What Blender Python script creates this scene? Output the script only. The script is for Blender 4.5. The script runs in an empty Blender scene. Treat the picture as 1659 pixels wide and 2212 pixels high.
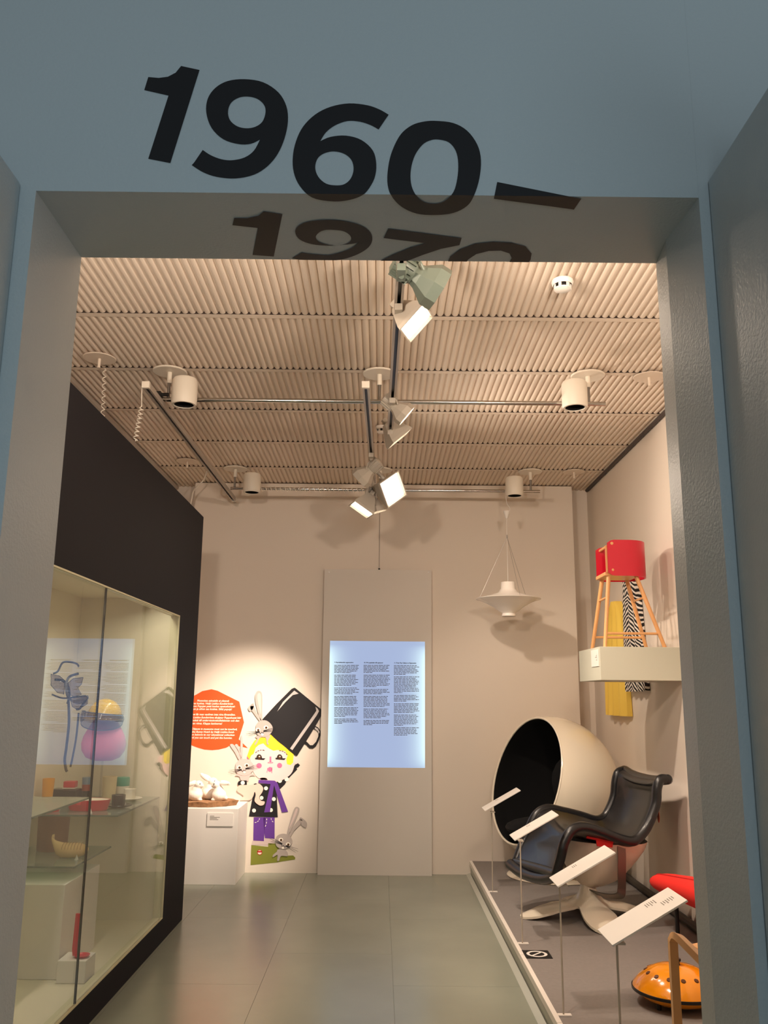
import bpy, bmesh, math, random
from mathutils import Vector, Matrix
from mathutils.geometry import tessellate_polygon
from math import sin, cos, radians, pi, hypot, sqrt
random.seed(7)
SC = bpy.context.scene
COL = SC.collection

# ------------------------------------------------------------------ camera
FPX, CX, CY, EYE = 1875.0, 829.5, 1106.0, 1.3
_p, _y, _r = radians(12.02), radians(0.10), radians(0.54)
FW = Vector((sin(_y)*cos(_p), cos(_y)*cos(_p), sin(_p)))
_rt = Vector((cos(_y), -sin(_y), 0)); _up = _rt.cross(FW)
RT = _rt*cos(_r) + _up*sin(_r); UP = -_rt*sin(_r) + _up*cos(_r)
O = Vector((0, 0, EYE))
cd = bpy.data.cameras.new('camera'); cam = bpy.data.objects.new('camera', cd); COL.objects.link(cam)
cd.sensor_fit = 'HORIZONTAL'; cd.sensor_width = 36; cd.lens = FPX/1659*36; cd.clip_start = .05; cd.clip_end = 60
m = Matrix((RT, UP, -FW)).transposed().to_4x4(); m.translation = O; cam.matrix_world = m
SC.camera = cam
SC.view_settings.view_transform = 'Standard'; SC.view_settings.look = 'None'
SC.view_settings.gamma = 1; SC.view_settings.use_curve_mapping = False
SC.view_settings.exposure = 0.0
try:
    SC.cycles.max_bounces = 12; SC.cycles.diffuse_bounces = 8; SC.cycles.transparent_max_bounces = 16
    SC.cycles.caustics_reflective = False; SC.cycles.caustics_refractive = False
    SC.cycles.sample_clamp_indirect = 4
except Exception: pass

def at(ax, c, px, py):
    """authoring helper: the measured point (px, py) of the survey picture on the real plane axis=c"""
    r = FW + RT*((px-CX)/FPX) - UP*((py-CY)/FPX)
    t = (c-O[ax])/r[ax]
    return O + r*t

# ------------------------------------------------------------------ world and lamps
w = bpy.data.worlds.new('world'); SC.world = w; w.use_nodes = True
w.node_tree.nodes['Background'].inputs[0].default_value = (.72, .80, .84, 1)
w.node_tree.nodes['Background'].inputs[1].default_value = .22

WARM = (1.0, .81, .65)
def lamp(kind, loc, power, color=WARM, aim=None, **kw):
    d = bpy.data.lights.new('lamp_light', kind); d.energy = power; d.color = color
    for k, v in kw.items(): setattr(d, k, v)
    o = bpy.data.objects.new('lamp_light', d); COL.objects.link(o); o.location = loc
    if aim is not None: o.rotation_euler = (Vector(aim)-Vector(loc)).to_track_quat('-Z', 'Y').to_euler()
    return o
# cool lamp of the hall behind the visitor (unseen, set low so the front face brightens downwards)
lamp('AREA', (0.5, -2.0, 1.7), 33, (.72, .90, 1.0), aim=(0, 1.43, 2.2), shape='RECTANGLE', size=1.6, size_y=.5)

# ------------------------------------------------------------------ materials
def lin(c):
    c = c/255.0
    return c/12.92 if c <= .04045 else ((c+.055)/1.055)**2.4
def rgb(h): return (lin(h[0]), lin(h[1]), lin(h[2]), 1)
def mat(name, c, rough=.5, metal=0, bump=0, bscale=40, var=0, vscale=6, emit=0, coat=0, spec=.5, trans=0, ior=1.45, sub=0):
    m = bpy.data.materials.new(name); m.use_nodes = True
    nt = m.node_tree; b = nt.nodes['Principled BSDF']; col = rgb(c)
    b.inputs['Base Color'].default_value = col
    b.inputs['Roughness'].default_value = rough; b.inputs['Metallic'].default_value = metal
    b.inputs['Specular IOR Level'].default_value = spec; b.inputs['IOR'].default_value = ior
    b.inputs['Coat Weight'].default_value = coat; b.inputs['Coat Roughness'].default_value = .08
    b.inputs['Transmission Weight'].default_value = trans
    if emit:
        b.inputs['Emission Color'].default_value = col; b.inputs['Emission Strength'].default_value = emit
    if bump or var: tc = nt.nodes.new('ShaderNodeTexCoord')
    if var:
        n = nt.nodes.new('ShaderNodeTexNoise'); n.inputs['Scale'].default_value = vscale; n.inputs['Detail'].default_value = 5
        nt.links.new(tc.outputs['Object'], n.inputs['Vector'])
        r = nt.nodes.new('ShaderNodeMapRange'); r.inputs[1].default_value = .3; r.inputs[2].default_value = .7
        r.inputs[3].default_value = 1-var; r.inputs[4].default_value = 1+var
        nt.links.new(n.outputs['Fac'], r.inputs[0])
        h = nt.nodes.new('ShaderNodeHueSaturation'); h.inputs['Color'].default_value = col
        nt.links.new(r.outputs[0], h.inputs['Value']); nt.links.new(h.outputs[0], b.inputs['Base Color'])
    if bump:
        n = nt.nodes.new('ShaderNodeTexNoise'); n.inputs['Scale'].default_value = bscale; n.inputs['Detail'].default_value = 4
        nt.links.new(tc.outputs['Object'], n.inputs['Vector'])
        bp = nt.nodes.new('ShaderNodeBump'); bp.inputs['Strength'].default_value = bump; bp.inputs['Distance'].default_value = .004
        nt.links.new(n.outputs['Fac'], bp.inputs['Height']); nt.links.new(bp.outputs[0], b.inputs['Normal'])
    return m
def thin_glass(name, tint=(235, 245, 240), dens=0.0):
    m = bpy.data.materials.new(name); m.use_nodes = True; nt = m.node_tree; nt.nodes.clear()
    o = nt.nodes.new('ShaderNodeOutputMaterial'); f = nt.nodes.new('ShaderNodeFresnel'); ge = nt.nodes.new('ShaderNodeNewGeometry'); mr_ = nt.nodes.new('ShaderNodeMapRange'); mr_.inputs[3].default_value = 1.5; mr_.inputs[4].default_value = 1/1.5; nt.links.new(ge.outputs['Backfacing'], mr_.inputs[0]); nt.links.new(mr_.outputs[0], f.inputs[0])
    t = nt.nodes.new('ShaderNodeBsdfTransparent'); t.inputs[0].default_value = rgb(tint)
    g = nt.nodes.new('ShaderNodeBsdfGlossy'); g.inputs['Roughness'].default_value = .01
    mx = nt.nodes.new('ShaderNodeMixShader'); nt.links.new(f.outputs[0], mx.inputs[0])
    if dens:
        d = nt.nodes.new('ShaderNodeBsdfDiffuse'); d.inputs[0].default_value = rgb(tint)
        m2 = nt.nodes.new('ShaderNodeMixShader'); m2.inputs[0].default_value = dens
        nt.links.new(t.outputs[0], m2.inputs[1]); nt.links.new(d.outputs[0], m2.inputs[2]); nt.links.new(m2.outputs[0], mx.inputs[1])
    else: nt.links.new(t.outputs[0], mx.inputs[1])
    nt.links.new(g.outputs[0], mx.inputs[2]); nt.links.new(mx.outputs[0], o.inputs[0])
    return m
def wood(name, c, c2, scale=(2, 2, 30), rough=.45):
    m = mat(name, c, rough, coat=.2); nt = m.node_tree; b = nt.nodes['Principled BSDF']
    tc = nt.nodes.new('ShaderNodeTexCoord'); mp = nt.nodes.new('ShaderNodeMapping'); mp.inputs['Scale'].default_value = scale
    n = nt.nodes.new('ShaderNodeTexNoise'); n.inputs['Scale'].default_value = 4; n.inputs['Detail'].default_value = 6
    cr = nt.nodes.new('ShaderNodeMix'); cr.data_type = 'RGBA'
    cr.inputs[6].default_value = rgb(c); cr.inputs[7].default_value = rgb(c2)
    nt.links.new(tc.outputs['Object'], mp.inputs[0]); nt.links.new(mp.outputs[0], n.inputs[0])
    nt.links.new(n.outputs[0], cr.inputs[0]); nt.links.new(cr.outputs[2], b.inputs['Base Color'])
    return m
PORTAL = mat('portal_paint', (176, 184, 186), .42, bump=.25, bscale=160)
WALL = mat('wall_paint', (222, 212, 200), .8, bump=.08, bscale=60)
WALL2 = mat('board_paint', (212, 206, 198), .75, bump=.05, bscale=80)
CEIL = mat('ceiling_paint', (222, 208, 192), .75)
CEILD = mat('ceiling_slab_paint', (150, 138, 124), .85)
DARK = mat('charcoal_paint', (22, 21, 27), .7, spec=.25, bump=.05, bscale=80)
CASEIN = mat('case_interior_paint', (222, 214, 192), .8, bump=.04)
FLOOR = mat('floor_linoleum', (140, 145, 132), .26, var=.06, vscale=2.5, bump=.03, bscale=12, spec=.45)
JOINT = mat('floor_joint', (128, 130, 118), .6)
CARPET = mat('grey_carpet', (132, 126, 122), .95, bump=.3, bscale=600, var=.04, vscale=60)
TRIMW = mat('white_trim', (232, 226, 218), .5)
SIDE = mat('platform_side_paint', (178, 180, 168), .35)
WHITE = mat('white_plastic', (232, 228, 222), .35)
WMAT = mat('white_matt', (228, 224, 218), .7)
CREAM = mat('cream_gloss', (236, 226, 206), .2, coat=.5)
CAN = mat('lamp_enamel', (226, 218, 204), .4)
HEADP = mat('spotlight_paint', (178, 170, 158), .4)
BLACK = mat('black_hole', (8, 8, 8), .9)
BLKP = mat('black_plastic', (18, 17, 17), .35)
INK = mat('black_vinyl', (14, 14, 18), .45)
CHROME = mat('chrome', (190, 186, 180), .18, metal=1)
STEEL = mat('grey_steel', (150, 146, 142), .35, metal=1)
GREYP = mat('grey_lamp_paint', (98, 108, 98), .4)
TRACKM = mat('track_paint', (170, 160, 150), .4)
LEATHER = mat('black_leather', (20, 20, 23), .34, bump=.12, bscale=220, coat=.15)
FABK = mat('black_felt', (5, 5, 7), .95)
RED = mat('red_lacquer', (196, 14, 44), .38, coat=.3)
REDF = mat('red_fabric', (236, 44, 36), .9, bump=.2, bscale=400)
REDP = mat('red_plastic', (205, 34, 58), .3)
BEECH = wood('beech', (226, 170, 112), (206, 148, 92), (6, 6, 1.2))
BIRCH = wood('birch', (214, 166, 108), (196, 146, 90), (3, 3, 1))
ORANGE = mat('amber_enamel', (240, 148, 10), .16, coat=.6)
YEL = mat('yellow_plastic', (238, 196, 66), .25, coat=.3)
PINK = mat('pink_plastic', (226, 118, 150), .5)
SMOKE = thin_glass('smoked_plastic', (176, 170, 182))
GLASS = thin_glass('clear_glass', (250, 252, 250))
SHELFG = thin_glass('shelf_glass', (226, 236, 228), .22)
CLEAR = thin_glass('clear_acrylic', (245, 245, 245))
def emis(name, c, s):
    m = bpy.data.materials.new(name); m.use_nodes = True; nt = m.node_tree; nt.nodes.clear()
    o = nt.nodes.new('ShaderNodeOutputMaterial'); e = nt.nodes.new('ShaderNodeEmission')
    e.inputs[0].default_value = rgb(c); e.inputs[1].default_value = s; nt.links.new(e.outputs[0], o.inputs[0]); return m
LENS = emis('lit_lens', (255, 236, 208), 9)
LENSOFF = mat('lamp_reflector', (235, 228, 215), .2)

# ------------------------------------------------------------------ mesh builder
def world_org(p):
    v = Vector((0, 0, 0))
    while p is not None: v += p.location; p = p.parent
    return v
class B:
    def __init__(s): s.v = []; s.f = []
    def add(s, vs, fs):
        n = len(s.v); s.v += [Vector(v) for v in vs]; s.f += [tuple(i+n for i in f) for f in fs]; return s
    def box(s, x0, x1, y0, y1, z0, z1, M=None):
        vs = [Vector((x, y, z)) for z in (z0, z1) for y in (y0, y1) for x in (x0, x1)]
        if M is not None: vs = [M @ v for v in vs]
        return s.add(vs, [(0, 2, 3, 1), (4, 5, 7, 6), (0, 1, 5, 4), (2, 6, 7, 3), (0, 4, 6, 2), (1, 3, 7, 5)])
    def lathe(s, prof, c=(0, 0, 0), seg=28, M=None, sx=1, sy=1, cap=True):
        n = len(prof); vs = []
        for i in range(seg):
            a = 2*pi*i/seg
            for r, z in prof: vs.append(Vector((r*cos(a)*sx, r*sin(a)*sy, z)))
        fs = [(i*n+j, ((i+1) % seg)*n+j, ((i+1) % seg)*n+j+1, i*n+j+1) for i in range(seg) for j in range(n-1)]
        if cap:
            if prof[0][0] > 1e-5: fs.append(tuple(i*n for i in range(seg))[::-1])
            if prof[-1][0] > 1e-5: fs.append(tuple(i*n+n-1 for i in range(seg)))
        T = M if M is not None else Matrix.Identity(4)
        return s.add([T @ v + Vector(c) for v in vs], fs)
    def tube(s, pts, r, seg=8, closed=False, rect=None, capends=True, upv=None):
        pts = [Vector(p) for p in pts]; n = len(pts)
        rs = r if isinstance(r, (list, tuple)) else [r]*n
        tang = []
        for i in range(n):
            a = pts[(i-1) % n] if (closed or i > 0) else pts[i]
            b = pts[(i+1) % n] if (closed or i < n-1) else pts[i]
            t = (b-a); tang.append(t.normalized() if t.length > 1e-9 else Vector((0, 0, 1)))
        nn = upv if upv is not None else (Vector((0, 0, 1)) if abs(tang[0].z) < .9 else Vector((1, 0, 0)))
        nn = Vector(nn); vs = []
        for i in range(n):
            t = tang[i]; nn = (nn - t*nn.dot(t))
            if nn.length < 1e-6: nn = t.orthogonal()
            nn.normalize(); bb = t.cross(nn)
            if rect:
                w_, h_ = rect
                for a, b in ((-1, -1), (1, -1), (1, 1), (-1, 1)): vs.append(pts[i] + bb*(a*w_/2) + nn*(b*h_/2))
            else:
                for k in range(seg):
                    a = 2*pi*k/seg; vs.append(pts[i] + (nn*cos(a) + bb*sin(a))*rs[i])
        sg = 4 if rect else seg
        m_ = n if closed else n-1
        fs = [(i*sg+k, i*sg+(k+1) % sg, ((i+1) % n)*sg+(k+1) % sg, ((i+1) % n)*sg+k) for i in range(m_) for k in range(sg)]
        if not closed and capends: fs += [tuple(range(sg))[::-1], tuple((n-1)*sg+k for k in range(sg))]
        return s.add(vs, fs)
    def grid(s, rows, cl=False):
        n = len(rows[0]); m_ = len(rows)
        fs = [(i*n+j, i*n+(j+1) % n, (i+1)*n+(j+1) % n, (i+1)*n+j) for i in range(m_-1) for j in range(n if cl else n-1)]
        return s.add([p for r in rows for p in r], fs)
    def ell(s, c, r, seg=16, M=None):
        prof = [(sin(pi*i/10), -cos(pi*i/10)) for i in range(11)]; prof[0] = (0, -1); prof[-1] = (0, 1)
        S = Matrix.Diagonal((r[0], r[1], r[2], 1)); T = (M @ S) if M is not None else S
        return s.lathe(prof, c, seg, T)
    def poly(s, loops):
        """flat filled shape from 3-D loops (first outer, others holes)"""
        tris = tessellate_polygon(loops); pts = [p for l in loops for p in l]
        return s.add(pts, [tuple(t) for t in tris])
    def build(s, name, m, parent=None, smooth=False, bevel=0, org=None, sub=0):
        o0 = world_org(parent) if parent is not None else (Vector(org) if org is not None else None)
        if o0 is None:
            xs = [v.x for v in s.v]; ys = [v.y for v in s.v]; zs = [v.z for v in s.v]
            o0 = Vector(((min(xs)+max(xs))/2, (min(ys)+max(ys))/2, min(zs)))
        me = bpy.data.meshes.new(name); me.from_pydata([v-o0 for v in s.v], [], s.f); me.update()
        bm = bmesh.new(); bm.from_mesh(me); bmesh.ops.remove_doubles(bm, verts=bm.verts, dist=1e-6)
        bmesh.ops.recalc_face_normals(bm, faces=bm.faces); bm.to_mesh(me); bm.free()
        if smooth:
            for p in me.polygons: p.use_smooth = True
            try: me.set_sharp_from_angle(angle=radians(40))
            except Exception: pass
        me.materials.append(m)
        o = bpy.data.objects.new(name, me); COL.objects.link(o)
        if parent is not None: o.parent = parent
        else: o.location = o0
        if bevel:
            b = o.modifiers.new('bevel', 'BEVEL'); b.width = bevel; b.segments = 2; b.limit_method = 'ANGLE'
        if sub:
            b = o.modifiers.new('sub', 'SUBSURF'); b.levels = sub; b.render_levels = sub
        return o
def bx(*a, **k): return B().box(*a, **k)
def thing(name, label, cat, loc=(0, 0, 0), group=None):
    o = bpy.data.objects.new(name, None); COL.objects.link(o); o.location = loc; o.empty_display_size = .05
    o['label'] = label; o['category'] = cat
    if group: o['group'] = group
    return o
def tag(o, label, cat, group=None):
    o['label'] = label; o['category'] = cat
    if group: o['group'] = group
    return o
def st(o): o['kind'] = 'structure'; return o
def dup_tree(o, loc, label=None):
    c = o.copy(); COL.objects.link(c); c.location = loc
    if label: c['label'] = label
    for ch in list(o.children):
        d = ch.copy(); COL.objects.link(d); d.parent = c
        for g in list(ch.children):
            e = g.copy(); COL.objects.link(e); e.parent = d
    return c
def catmull(pts, k=6, closed=False):
    P = [Vector(p) for p in pts]; n = len(P); out = []
    for i in range(n if closed else n-1):
        if closed: a, b, c, d = P[(i-1) % n], P[i], P[(i+1) % n], P[(i+2) % n]
        else: a, b, c, d = P[max(i-1, 0)], P[i], P[i+1], P[min(i+2, n-1)]
        for j in range(k):
            t = j/k
            out.append(.5*((2*b)+(c-a)*t+(2*a-5*b+4*c-d)*t*t+(3*b-a-3*c+d)*t**3))
    if not closed: out.append(P[-1])
    return out
def dirM(d, up=(0, 0, 1)):
    """matrix whose local +Z points along d"""
    return Vector(d).to_track_quat('Z', 'Y').to_matrix().to_4x4()
def text_mesh(txt, size, origin, xdir, ydir, m, parent, name, align='LEFT', shear=0, bold=0):
    cu = bpy.data.curves.new(name, 'FONT'); cu.body = txt; cu.size = size; cu.align_x = align; cu.shear = shear; cu.offset = bold
    cu.resolution_u = 3
    to = bpy.data.objects.new(name, cu); COL.objects.link(to)
    dg = bpy.context.evaluated_depsgraph_get(); me = bpy.data.meshes.new_from_object(to.evaluated_get(dg))
    bpy.data.objects.remove(to); bpy.data.curves.remove(cu)
    X, Y = Vector(xdir).normalized(), Vector(ydir).normalized(); o0 = world_org(parent)
    for v in me.vertices: v.co = Vector(origin) + X*v.co.x + Y*v.co.y - o0
    me.materials.clear(); me.materials.append(m); me.name = name
    o = bpy.data.objects.new(name, me); COL.objects.link(o); o.parent = parent
    return o

# ================================================================== STRUCTURE
ZC = 3.03; XL = -1.76; XR = 1.72; YB = 6.94; YR = 7.08; YN0, YN1 = 1.434, 1.68; ZLINT = 2.2
JL, JR = -.640, .562
# floor with its sheets
fl = st(bx(-2.2, 2.0, -1.2, 7.2, -.06, -.004).build('floor', JOINT))
tile = None
xs = [-1.76+.61*i for i in range(0, 5)]
for i, x in enumerate(xs):
    yy = 1.2 - (.5 if i % 2 else 0)
    while yy < 7.08:
        y1 = min(yy+1.22, 7.08)
        x1 = min(x+.61, 0.70)
        if x1-x > .05: bx(x+.0006, x1-.0006, yy+.0006, y1-.0006, -.004, 0).build('floor_sheet', FLOOR, fl)
        yy += 1.22
for i in range(5):
    bx(-.64+.25*i, -.64+.25*(i+1)-.002, -1.1, .7, -.004, 0).build('floor_sheet', FLOOR, fl)
# ceiling: slab with ribbed panels and battens between them
ce = st(bx(-1.86, 1.82, 1.5, 7.2, ZC, ZC+.08).build('ceiling', CEILD))
PIT = .0345; PL = .682
def ribbed(name, y0, y1):
    b = B(); x = -1.76; rows0 = []; rows1 = []
    while x < 1.72:
        w_ = PIT
        for dx, dz in ((0, -.003), (.003, -.010), (.008, -.0135), (.015, -.0148), (.022, -.0135), (.027, -.010), (.030, -.003)):
            rows0.append(Vector((x+dx, y0, ZC+dz))); rows1.append(Vector((x+dx, y1, ZC+dz)))
        x += w_
    b.grid([rows0, rows1])
    return b.build(name, CEIL, ce)
YS0 = 3.74-PL*3
proto = ribbed('ceiling_panel', YS0+.022, YS0+PL-.022)
for k in range(0, 8):
    if k: p = proto.copy(); COL.objects.link(p); p.parent = ce; p.location = (0, PL*k, 0)
batten = bx(-1.76, 1.72, YS0-.018, YS0+.020, ZC-.0148, ZC).build('ceiling_batten', CEIL, ce)
shade_strip = bx(-1.76, 1.72, YS0-.0215, YS0-.0185, ZC-.0146, ZC).build('painted_shade_strip', mat('painted_groove_shade', (52, 40, 32), .9), ce)  # dark strip painting the shade at the open groove ends
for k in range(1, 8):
    for bq in (batten, shade_strip): p = bq.copy(); COL.objects.link(p); p.parent = ce; p.location = (0, PL*k, 0)
# room walls
st(bx(XL-.06, XL, YN1, 7.2, 0, ZC).build('wall_left', WALL))
st(bx(XR, XR+.06, YN1, 7.2, 0, ZC).build('wall_right', WALL))
st(bx(XL, XR, YR+.04, YR+.12, 0, ZC).build('wall_back_recess', WALL))
st(bx(-1.54, 1.555, YB, YR, 0, ZC-.022).build('wall_back', WALL))
# portal wall (front face, reveal, lintel)
pw = B()
pw.box(-2.2, JL, YN0, YN1, 0, ZC+.05); pw.add([(JR+.012, YN0, 0), (2.2, YN0, 0), (2.2, 1.585, 0), (JR, 1.585, 0), (JR+.012, YN0, ZC+.05), (2.2, YN0, ZC+.05), (2.2, 1.585, ZC+.05), (JR, 1.585, ZC+.05)], [(3, 2, 1, 0), (4, 5, 6, 7), (0, 1, 5, 4), (1, 2, 6, 5), (2, 3, 7, 6), (3, 0, 4, 7)]); pw.box(JR+.03, 2.2, 1.585, YN1, 0, ZC+.05)
pw.box(JL, JR+.0121, YN0, 1.585, ZLINT, ZC+.05); pw.box(JL, JR+.03, 1.585, YN1, ZLINT, ZC+.05)
st(pw.build('wall_front', PORTAL))
# reveal lining strip at the far edge of the right jamb, turned a little to the room
q = B(); q.add([(JR, 1.5855, 0), (JR+.010, YN1, 0), (JR+.0295, YN1, 0), (JR+.0295, 1.5855, 0), (JR, 1.5855, ZLINT-.001), (JR+.010, YN1, ZLINT-.001), (JR+.0295, YN1, ZLINT-.001), (JR+.0295, 1.5855, ZLINT-.001)],
      [(0, 1, 2, 3), (4, 7, 6, 5), (0, 4, 5, 1), (1, 5, 6, 2), (2, 6, 7, 3), (3, 7, 4, 0)])
st(q.build('trim_1', PORTAL))
# side partitions of the passage, lower than the front wall
st(bx(.592, .70, .25, YN0, 0, 2.235).build('wall_passage_right', PORTAL, bevel=.006))
st(bx(-.78, -.668, .25, YN0, 0, 2.215).build('wall_passage_left', PORTAL, bevel=.006))
# dark tube painted as the wall-top shade gap, pale conduit, dark skirting
st(B().tube([(XR-.016, YN1+.02, 3.0), (XR-.016, 7.05, 3.0)], .013).build('trim_2', mat('painted_gap_shade', (70, 62, 60), .6)))
st(B().tube([(XL+.04, YN1+.02, 2.99), (XL+.04, 7.05, 2.99)], .018).build('trim_3', TRACKM))
st(B().tube([(XR-.04, 1.9, .121), (XR-.04, 6.93, .121)], .022).build('trim_4', mat('dark_skirting', (72, 66, 60), .6)))

# ------------------------------------------------------------------ big lettering on the portal
_a = at(1, YN0, 0, 0)
def C1(x, y): return (250+.663*x, 100+.663*y)
def clip(poly, sgn, e0, ey):
    out = []
    def side(p): return sgn*((p[1]) - (e0 + ey*p[0]))
    for i in range(len(poly)):
        a, b = poly[i], poly[(i+1) % len(poly)]; sa, sb = side(a), side(b)
        if sa >= 0: out.append(a)
        if sa*sb < 0:
            t = sa/(sa-sb); out.append((a[0]+(b[0]-a[0])*t, a[1]+(b[1]-a[1])*t))
    return out
def proj(P):
    v = Vector(P)-O; z = v.dot(FW); return CX+FPX*v.dot(RT)/z, CY-FPX*v.dot(UP)/z
ea, eb = proj((-.6, YN0, ZLINT)), proj((.55, YN0, ZLINT)); EY = (eb[1]-ea[1])/(eb[0]-ea[0]); E0 = ea[1]-EY*ea[0]
def smooth2(pts, k=4):
    n = len(pts); cor = [i for i in range(n) if hypot(pts[i][0]-pts[(i+1) % n][0], pts[i][1]-pts[(i+1) % n][1]) < 2.1]
    if not cor: return [(p.x, p.y) for p in catmull([Vector((x, y, 0)) for x, y in pts], k, True)]
    out = []
    for a, b in zip(cor, cor[1:]+[cor[0]+n]):
        seg = [pts[i % n] for i in range(a+1, b+1)]
        if len(seg) < 2: out += seg; continue
        out += [(p.x, p.y) for p in catmull([Vector((x, y, 0)) for x, y in seg], k)]
    return out
def glyph(loops, parent, sm=True):
    L = []
    for i, l in enumerate(loops): L.append([C1(*p) for p in (smooth2(l) if sm and len(l) > 10 and sm != 'no' else l)])
    flat = [p for l in L for p in l]
    tr = tessellate_polygon([[Vector((x, y, 0)) for x, y in l] for l in L])
    b = B()
    for t in tr:
        tri = [flat[i] for i in t]
        for sg in (-1, 1):
            c = clip(tri, sg, E0, EY)
            if len(c) < 3: continue
            if sg < 0: vs = [at(1, YN0-.0012, *p) for p in c]
            else: vs = [at(2, ZLINT-.0012, *p) for p in c]
            vs = [Vector((v.x, min(v.y, YN1-.001), v.z)) for v in vs]
            b.add(vs, [tuple(range(len(vs)))])
    return b.build('numeral', INK, parent)
def arcish(outer): return outer
y60 = thing('year_lettering', 'large black italic numerals 1960 with dash on the blue lintel face', 'lettering', (0, YN0, 2.5))
glyph([[(213, 64), (273, 77), (178, 380), (106, 366), (172, 160), (93, 142), (106, 100), (140, 103), (170, 99), (195, 86)]], y60, False)
nine = [[(248, 388), (249, 388), (283, 338), (284, 338), (310, 355), (345, 368), (380, 371), (420, 362), (450, 340), (470, 304), (471, 303), (440, 317), (400, 318), (350, 302), (312, 265), (295, 215), (300, 170), (325, 135), (365, 113), (420, 107), (480, 117), (530, 150), (556, 195), (561, 245), (550, 300), (528, 350), (495, 390), (450, 418), (390, 430), (330, 425), (285, 410), (248, 387)],
        [(427, 163), (460, 170), (483, 190), (488, 215), (478, 245), (455, 262), (425, 267), (395, 260), (372, 240), (366, 212), (375, 185), (398, 168)]]
six = [[(889, 222), (889, 223), (857, 270), (856, 270), (830, 256), (795, 245), (755, 243), (715, 257), (685, 280), (667, 308), (666, 309), (700, 295), (750, 291), (800, 305), (838, 340), (849, 385), (843, 430), (820, 470), (795, 490), (750, 503), (700, 505), (640, 493), (600, 455), (580, 410), (577, 360), (587, 310), (610, 262), (650, 222), (700, 197), (760, 186), (820, 192), (860, 206), (888, 222)],
       [(712, 342), (745, 350), (768, 370), (775, 400), (766, 430), (745, 449), (717, 453), (685, 447), (660, 425), (650, 395), (658, 365), (680, 348)]]
zero = [[(1045, 243), (1100, 250), (1145, 275), (1178, 320), (1190, 370), (1185, 430), (1168, 485), (1145, 520), (1100, 543), (1040, 550), (980, 545), (930, 522), (897, 485), (885, 440), (890, 380), (905, 330), (930, 285), (965, 257), (1005, 245)],
        [(1050, 303), (1085, 312), (1108, 340), (1116, 380), (1113, 430), (1100, 475), (1070, 505), (1035, 513), (1000, 505), (975, 480), (962, 445), (962, 400), (975, 355), (1000, 320), (1025, 306)]]
for g in (nine, six, zero): glyph(g, y60)
glyph([[(1243, 442), (1517, 497), (1493, 532), (1232, 497)]], y60, False)
y70 = thing('year_lettering', 'second row of black numerals 1970 on the soffit, cut at the far edge', 'lettering', (0, 1.55, ZLINT))
glyph([[(482, 538), (543, 547), (515, 685), (446, 680), (463, 592), (380, 583), (386, 560), (430, 560), (465, 552)]], y70, False)
glyph([[(574, 690), (575, 690), (605, 672), (606, 672), (640, 677), (690, 680), (730, 672), (768, 657), (790, 640), (791, 640), (760, 645), (700, 650), (640, 645), (600, 630), (585, 607), (592, 588), (620, 573), (670, 566), (730, 567), (790, 580), (825, 600), (836, 625), (828, 650), (800, 672), (755, 690), (700, 700), (630, 700), (574, 691)],
       [(705, 598), (740, 602), (762, 615), (767, 630), (755, 642), (720, 649), (685, 645), (660, 635), (652, 620), (665, 605), (682, 599), (692, 598)]], y70)
glyph([[(888, 594), (1127, 625), (1120, 648), (1060, 660), (1000, 680), (950, 700), (940, 705), (862, 705), (900, 680), (960, 655), (1010, 642), (873, 625)]], y70, False)
glyph([[(1082, 706), (1090, 685), (1120, 662), (1170, 643), (1230, 637), (1290, 640), (1335, 652), (1355, 675), (1352, 695), (1345, 706), (1282, 706), (1290, 690), (1283, 675), (1255, 666), (1215, 667), (1175, 677), (1148, 695), (1143, 706)]], y70, False)

# ================================================================== PLATFORM
pl = thing('platform', 'long low grey display platform with white front edge along the right wall', 'platform', (.69, 4.3, 0))
bx(.690, XR-.003, YN1+.02, YB, .0, .092).build('body', SIDE, pl)
bx(.70, XR-.003, YN1+.02, YB, .092, .096).build('carpet_top', CARPET, pl)
for a, b_ in ((1.70, 3.62), (3.623, 4.50), (4.503, 4.56), (4.563, 5.2), (5.203, 5.82), (5.823, YB)):
    bx(.680, .700, a, b_-.001, .070, .0985).build('edge_strip', TRIMW, pl)
pb = B(); pb.add([(.684, YN1+.02, .0), (.655, YN1+.02, 0), (.684, YN1+.02, .012), (.684, YB, .0), (.655, YB, 0), (.684, YB, .012)], [(0, 1, 2), (3, 5, 4), (1, 4, 5, 2), (0, 3, 4, 1), (0, 2, 5, 3)])
pb.build('floor_fillet', SIDE, pl)

# "do not touch" plate
sg = thing('warning_sign', 'small black floor plate with white crossed-out hand ring on platform edge', 'sign', (.762, 4.51, .096))
bx(.699, .826, 4.450, 4.580, .0965, .099).build('plate', mat('sign_black', (22, 20, 20), .5), sg)
r = B(); n = 36
rows = [[Vector((.762+rr*cos(2*pi*i/n), 4.515+rr*sin(2*pi*i/n), .0998)) for i in range(n)] for rr in (.036, .050)]
r.grid(rows, cl=True)
r.build('ring', WMAT, sg)
bx(-.043, .043, -.005, .005, .0999, .1004, M=Matrix.Translation((.762, 4.515, 0)) @ Matrix.Rotation(radians(48), 4, 'Z')).build('slash', WMAT, sg)

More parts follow.
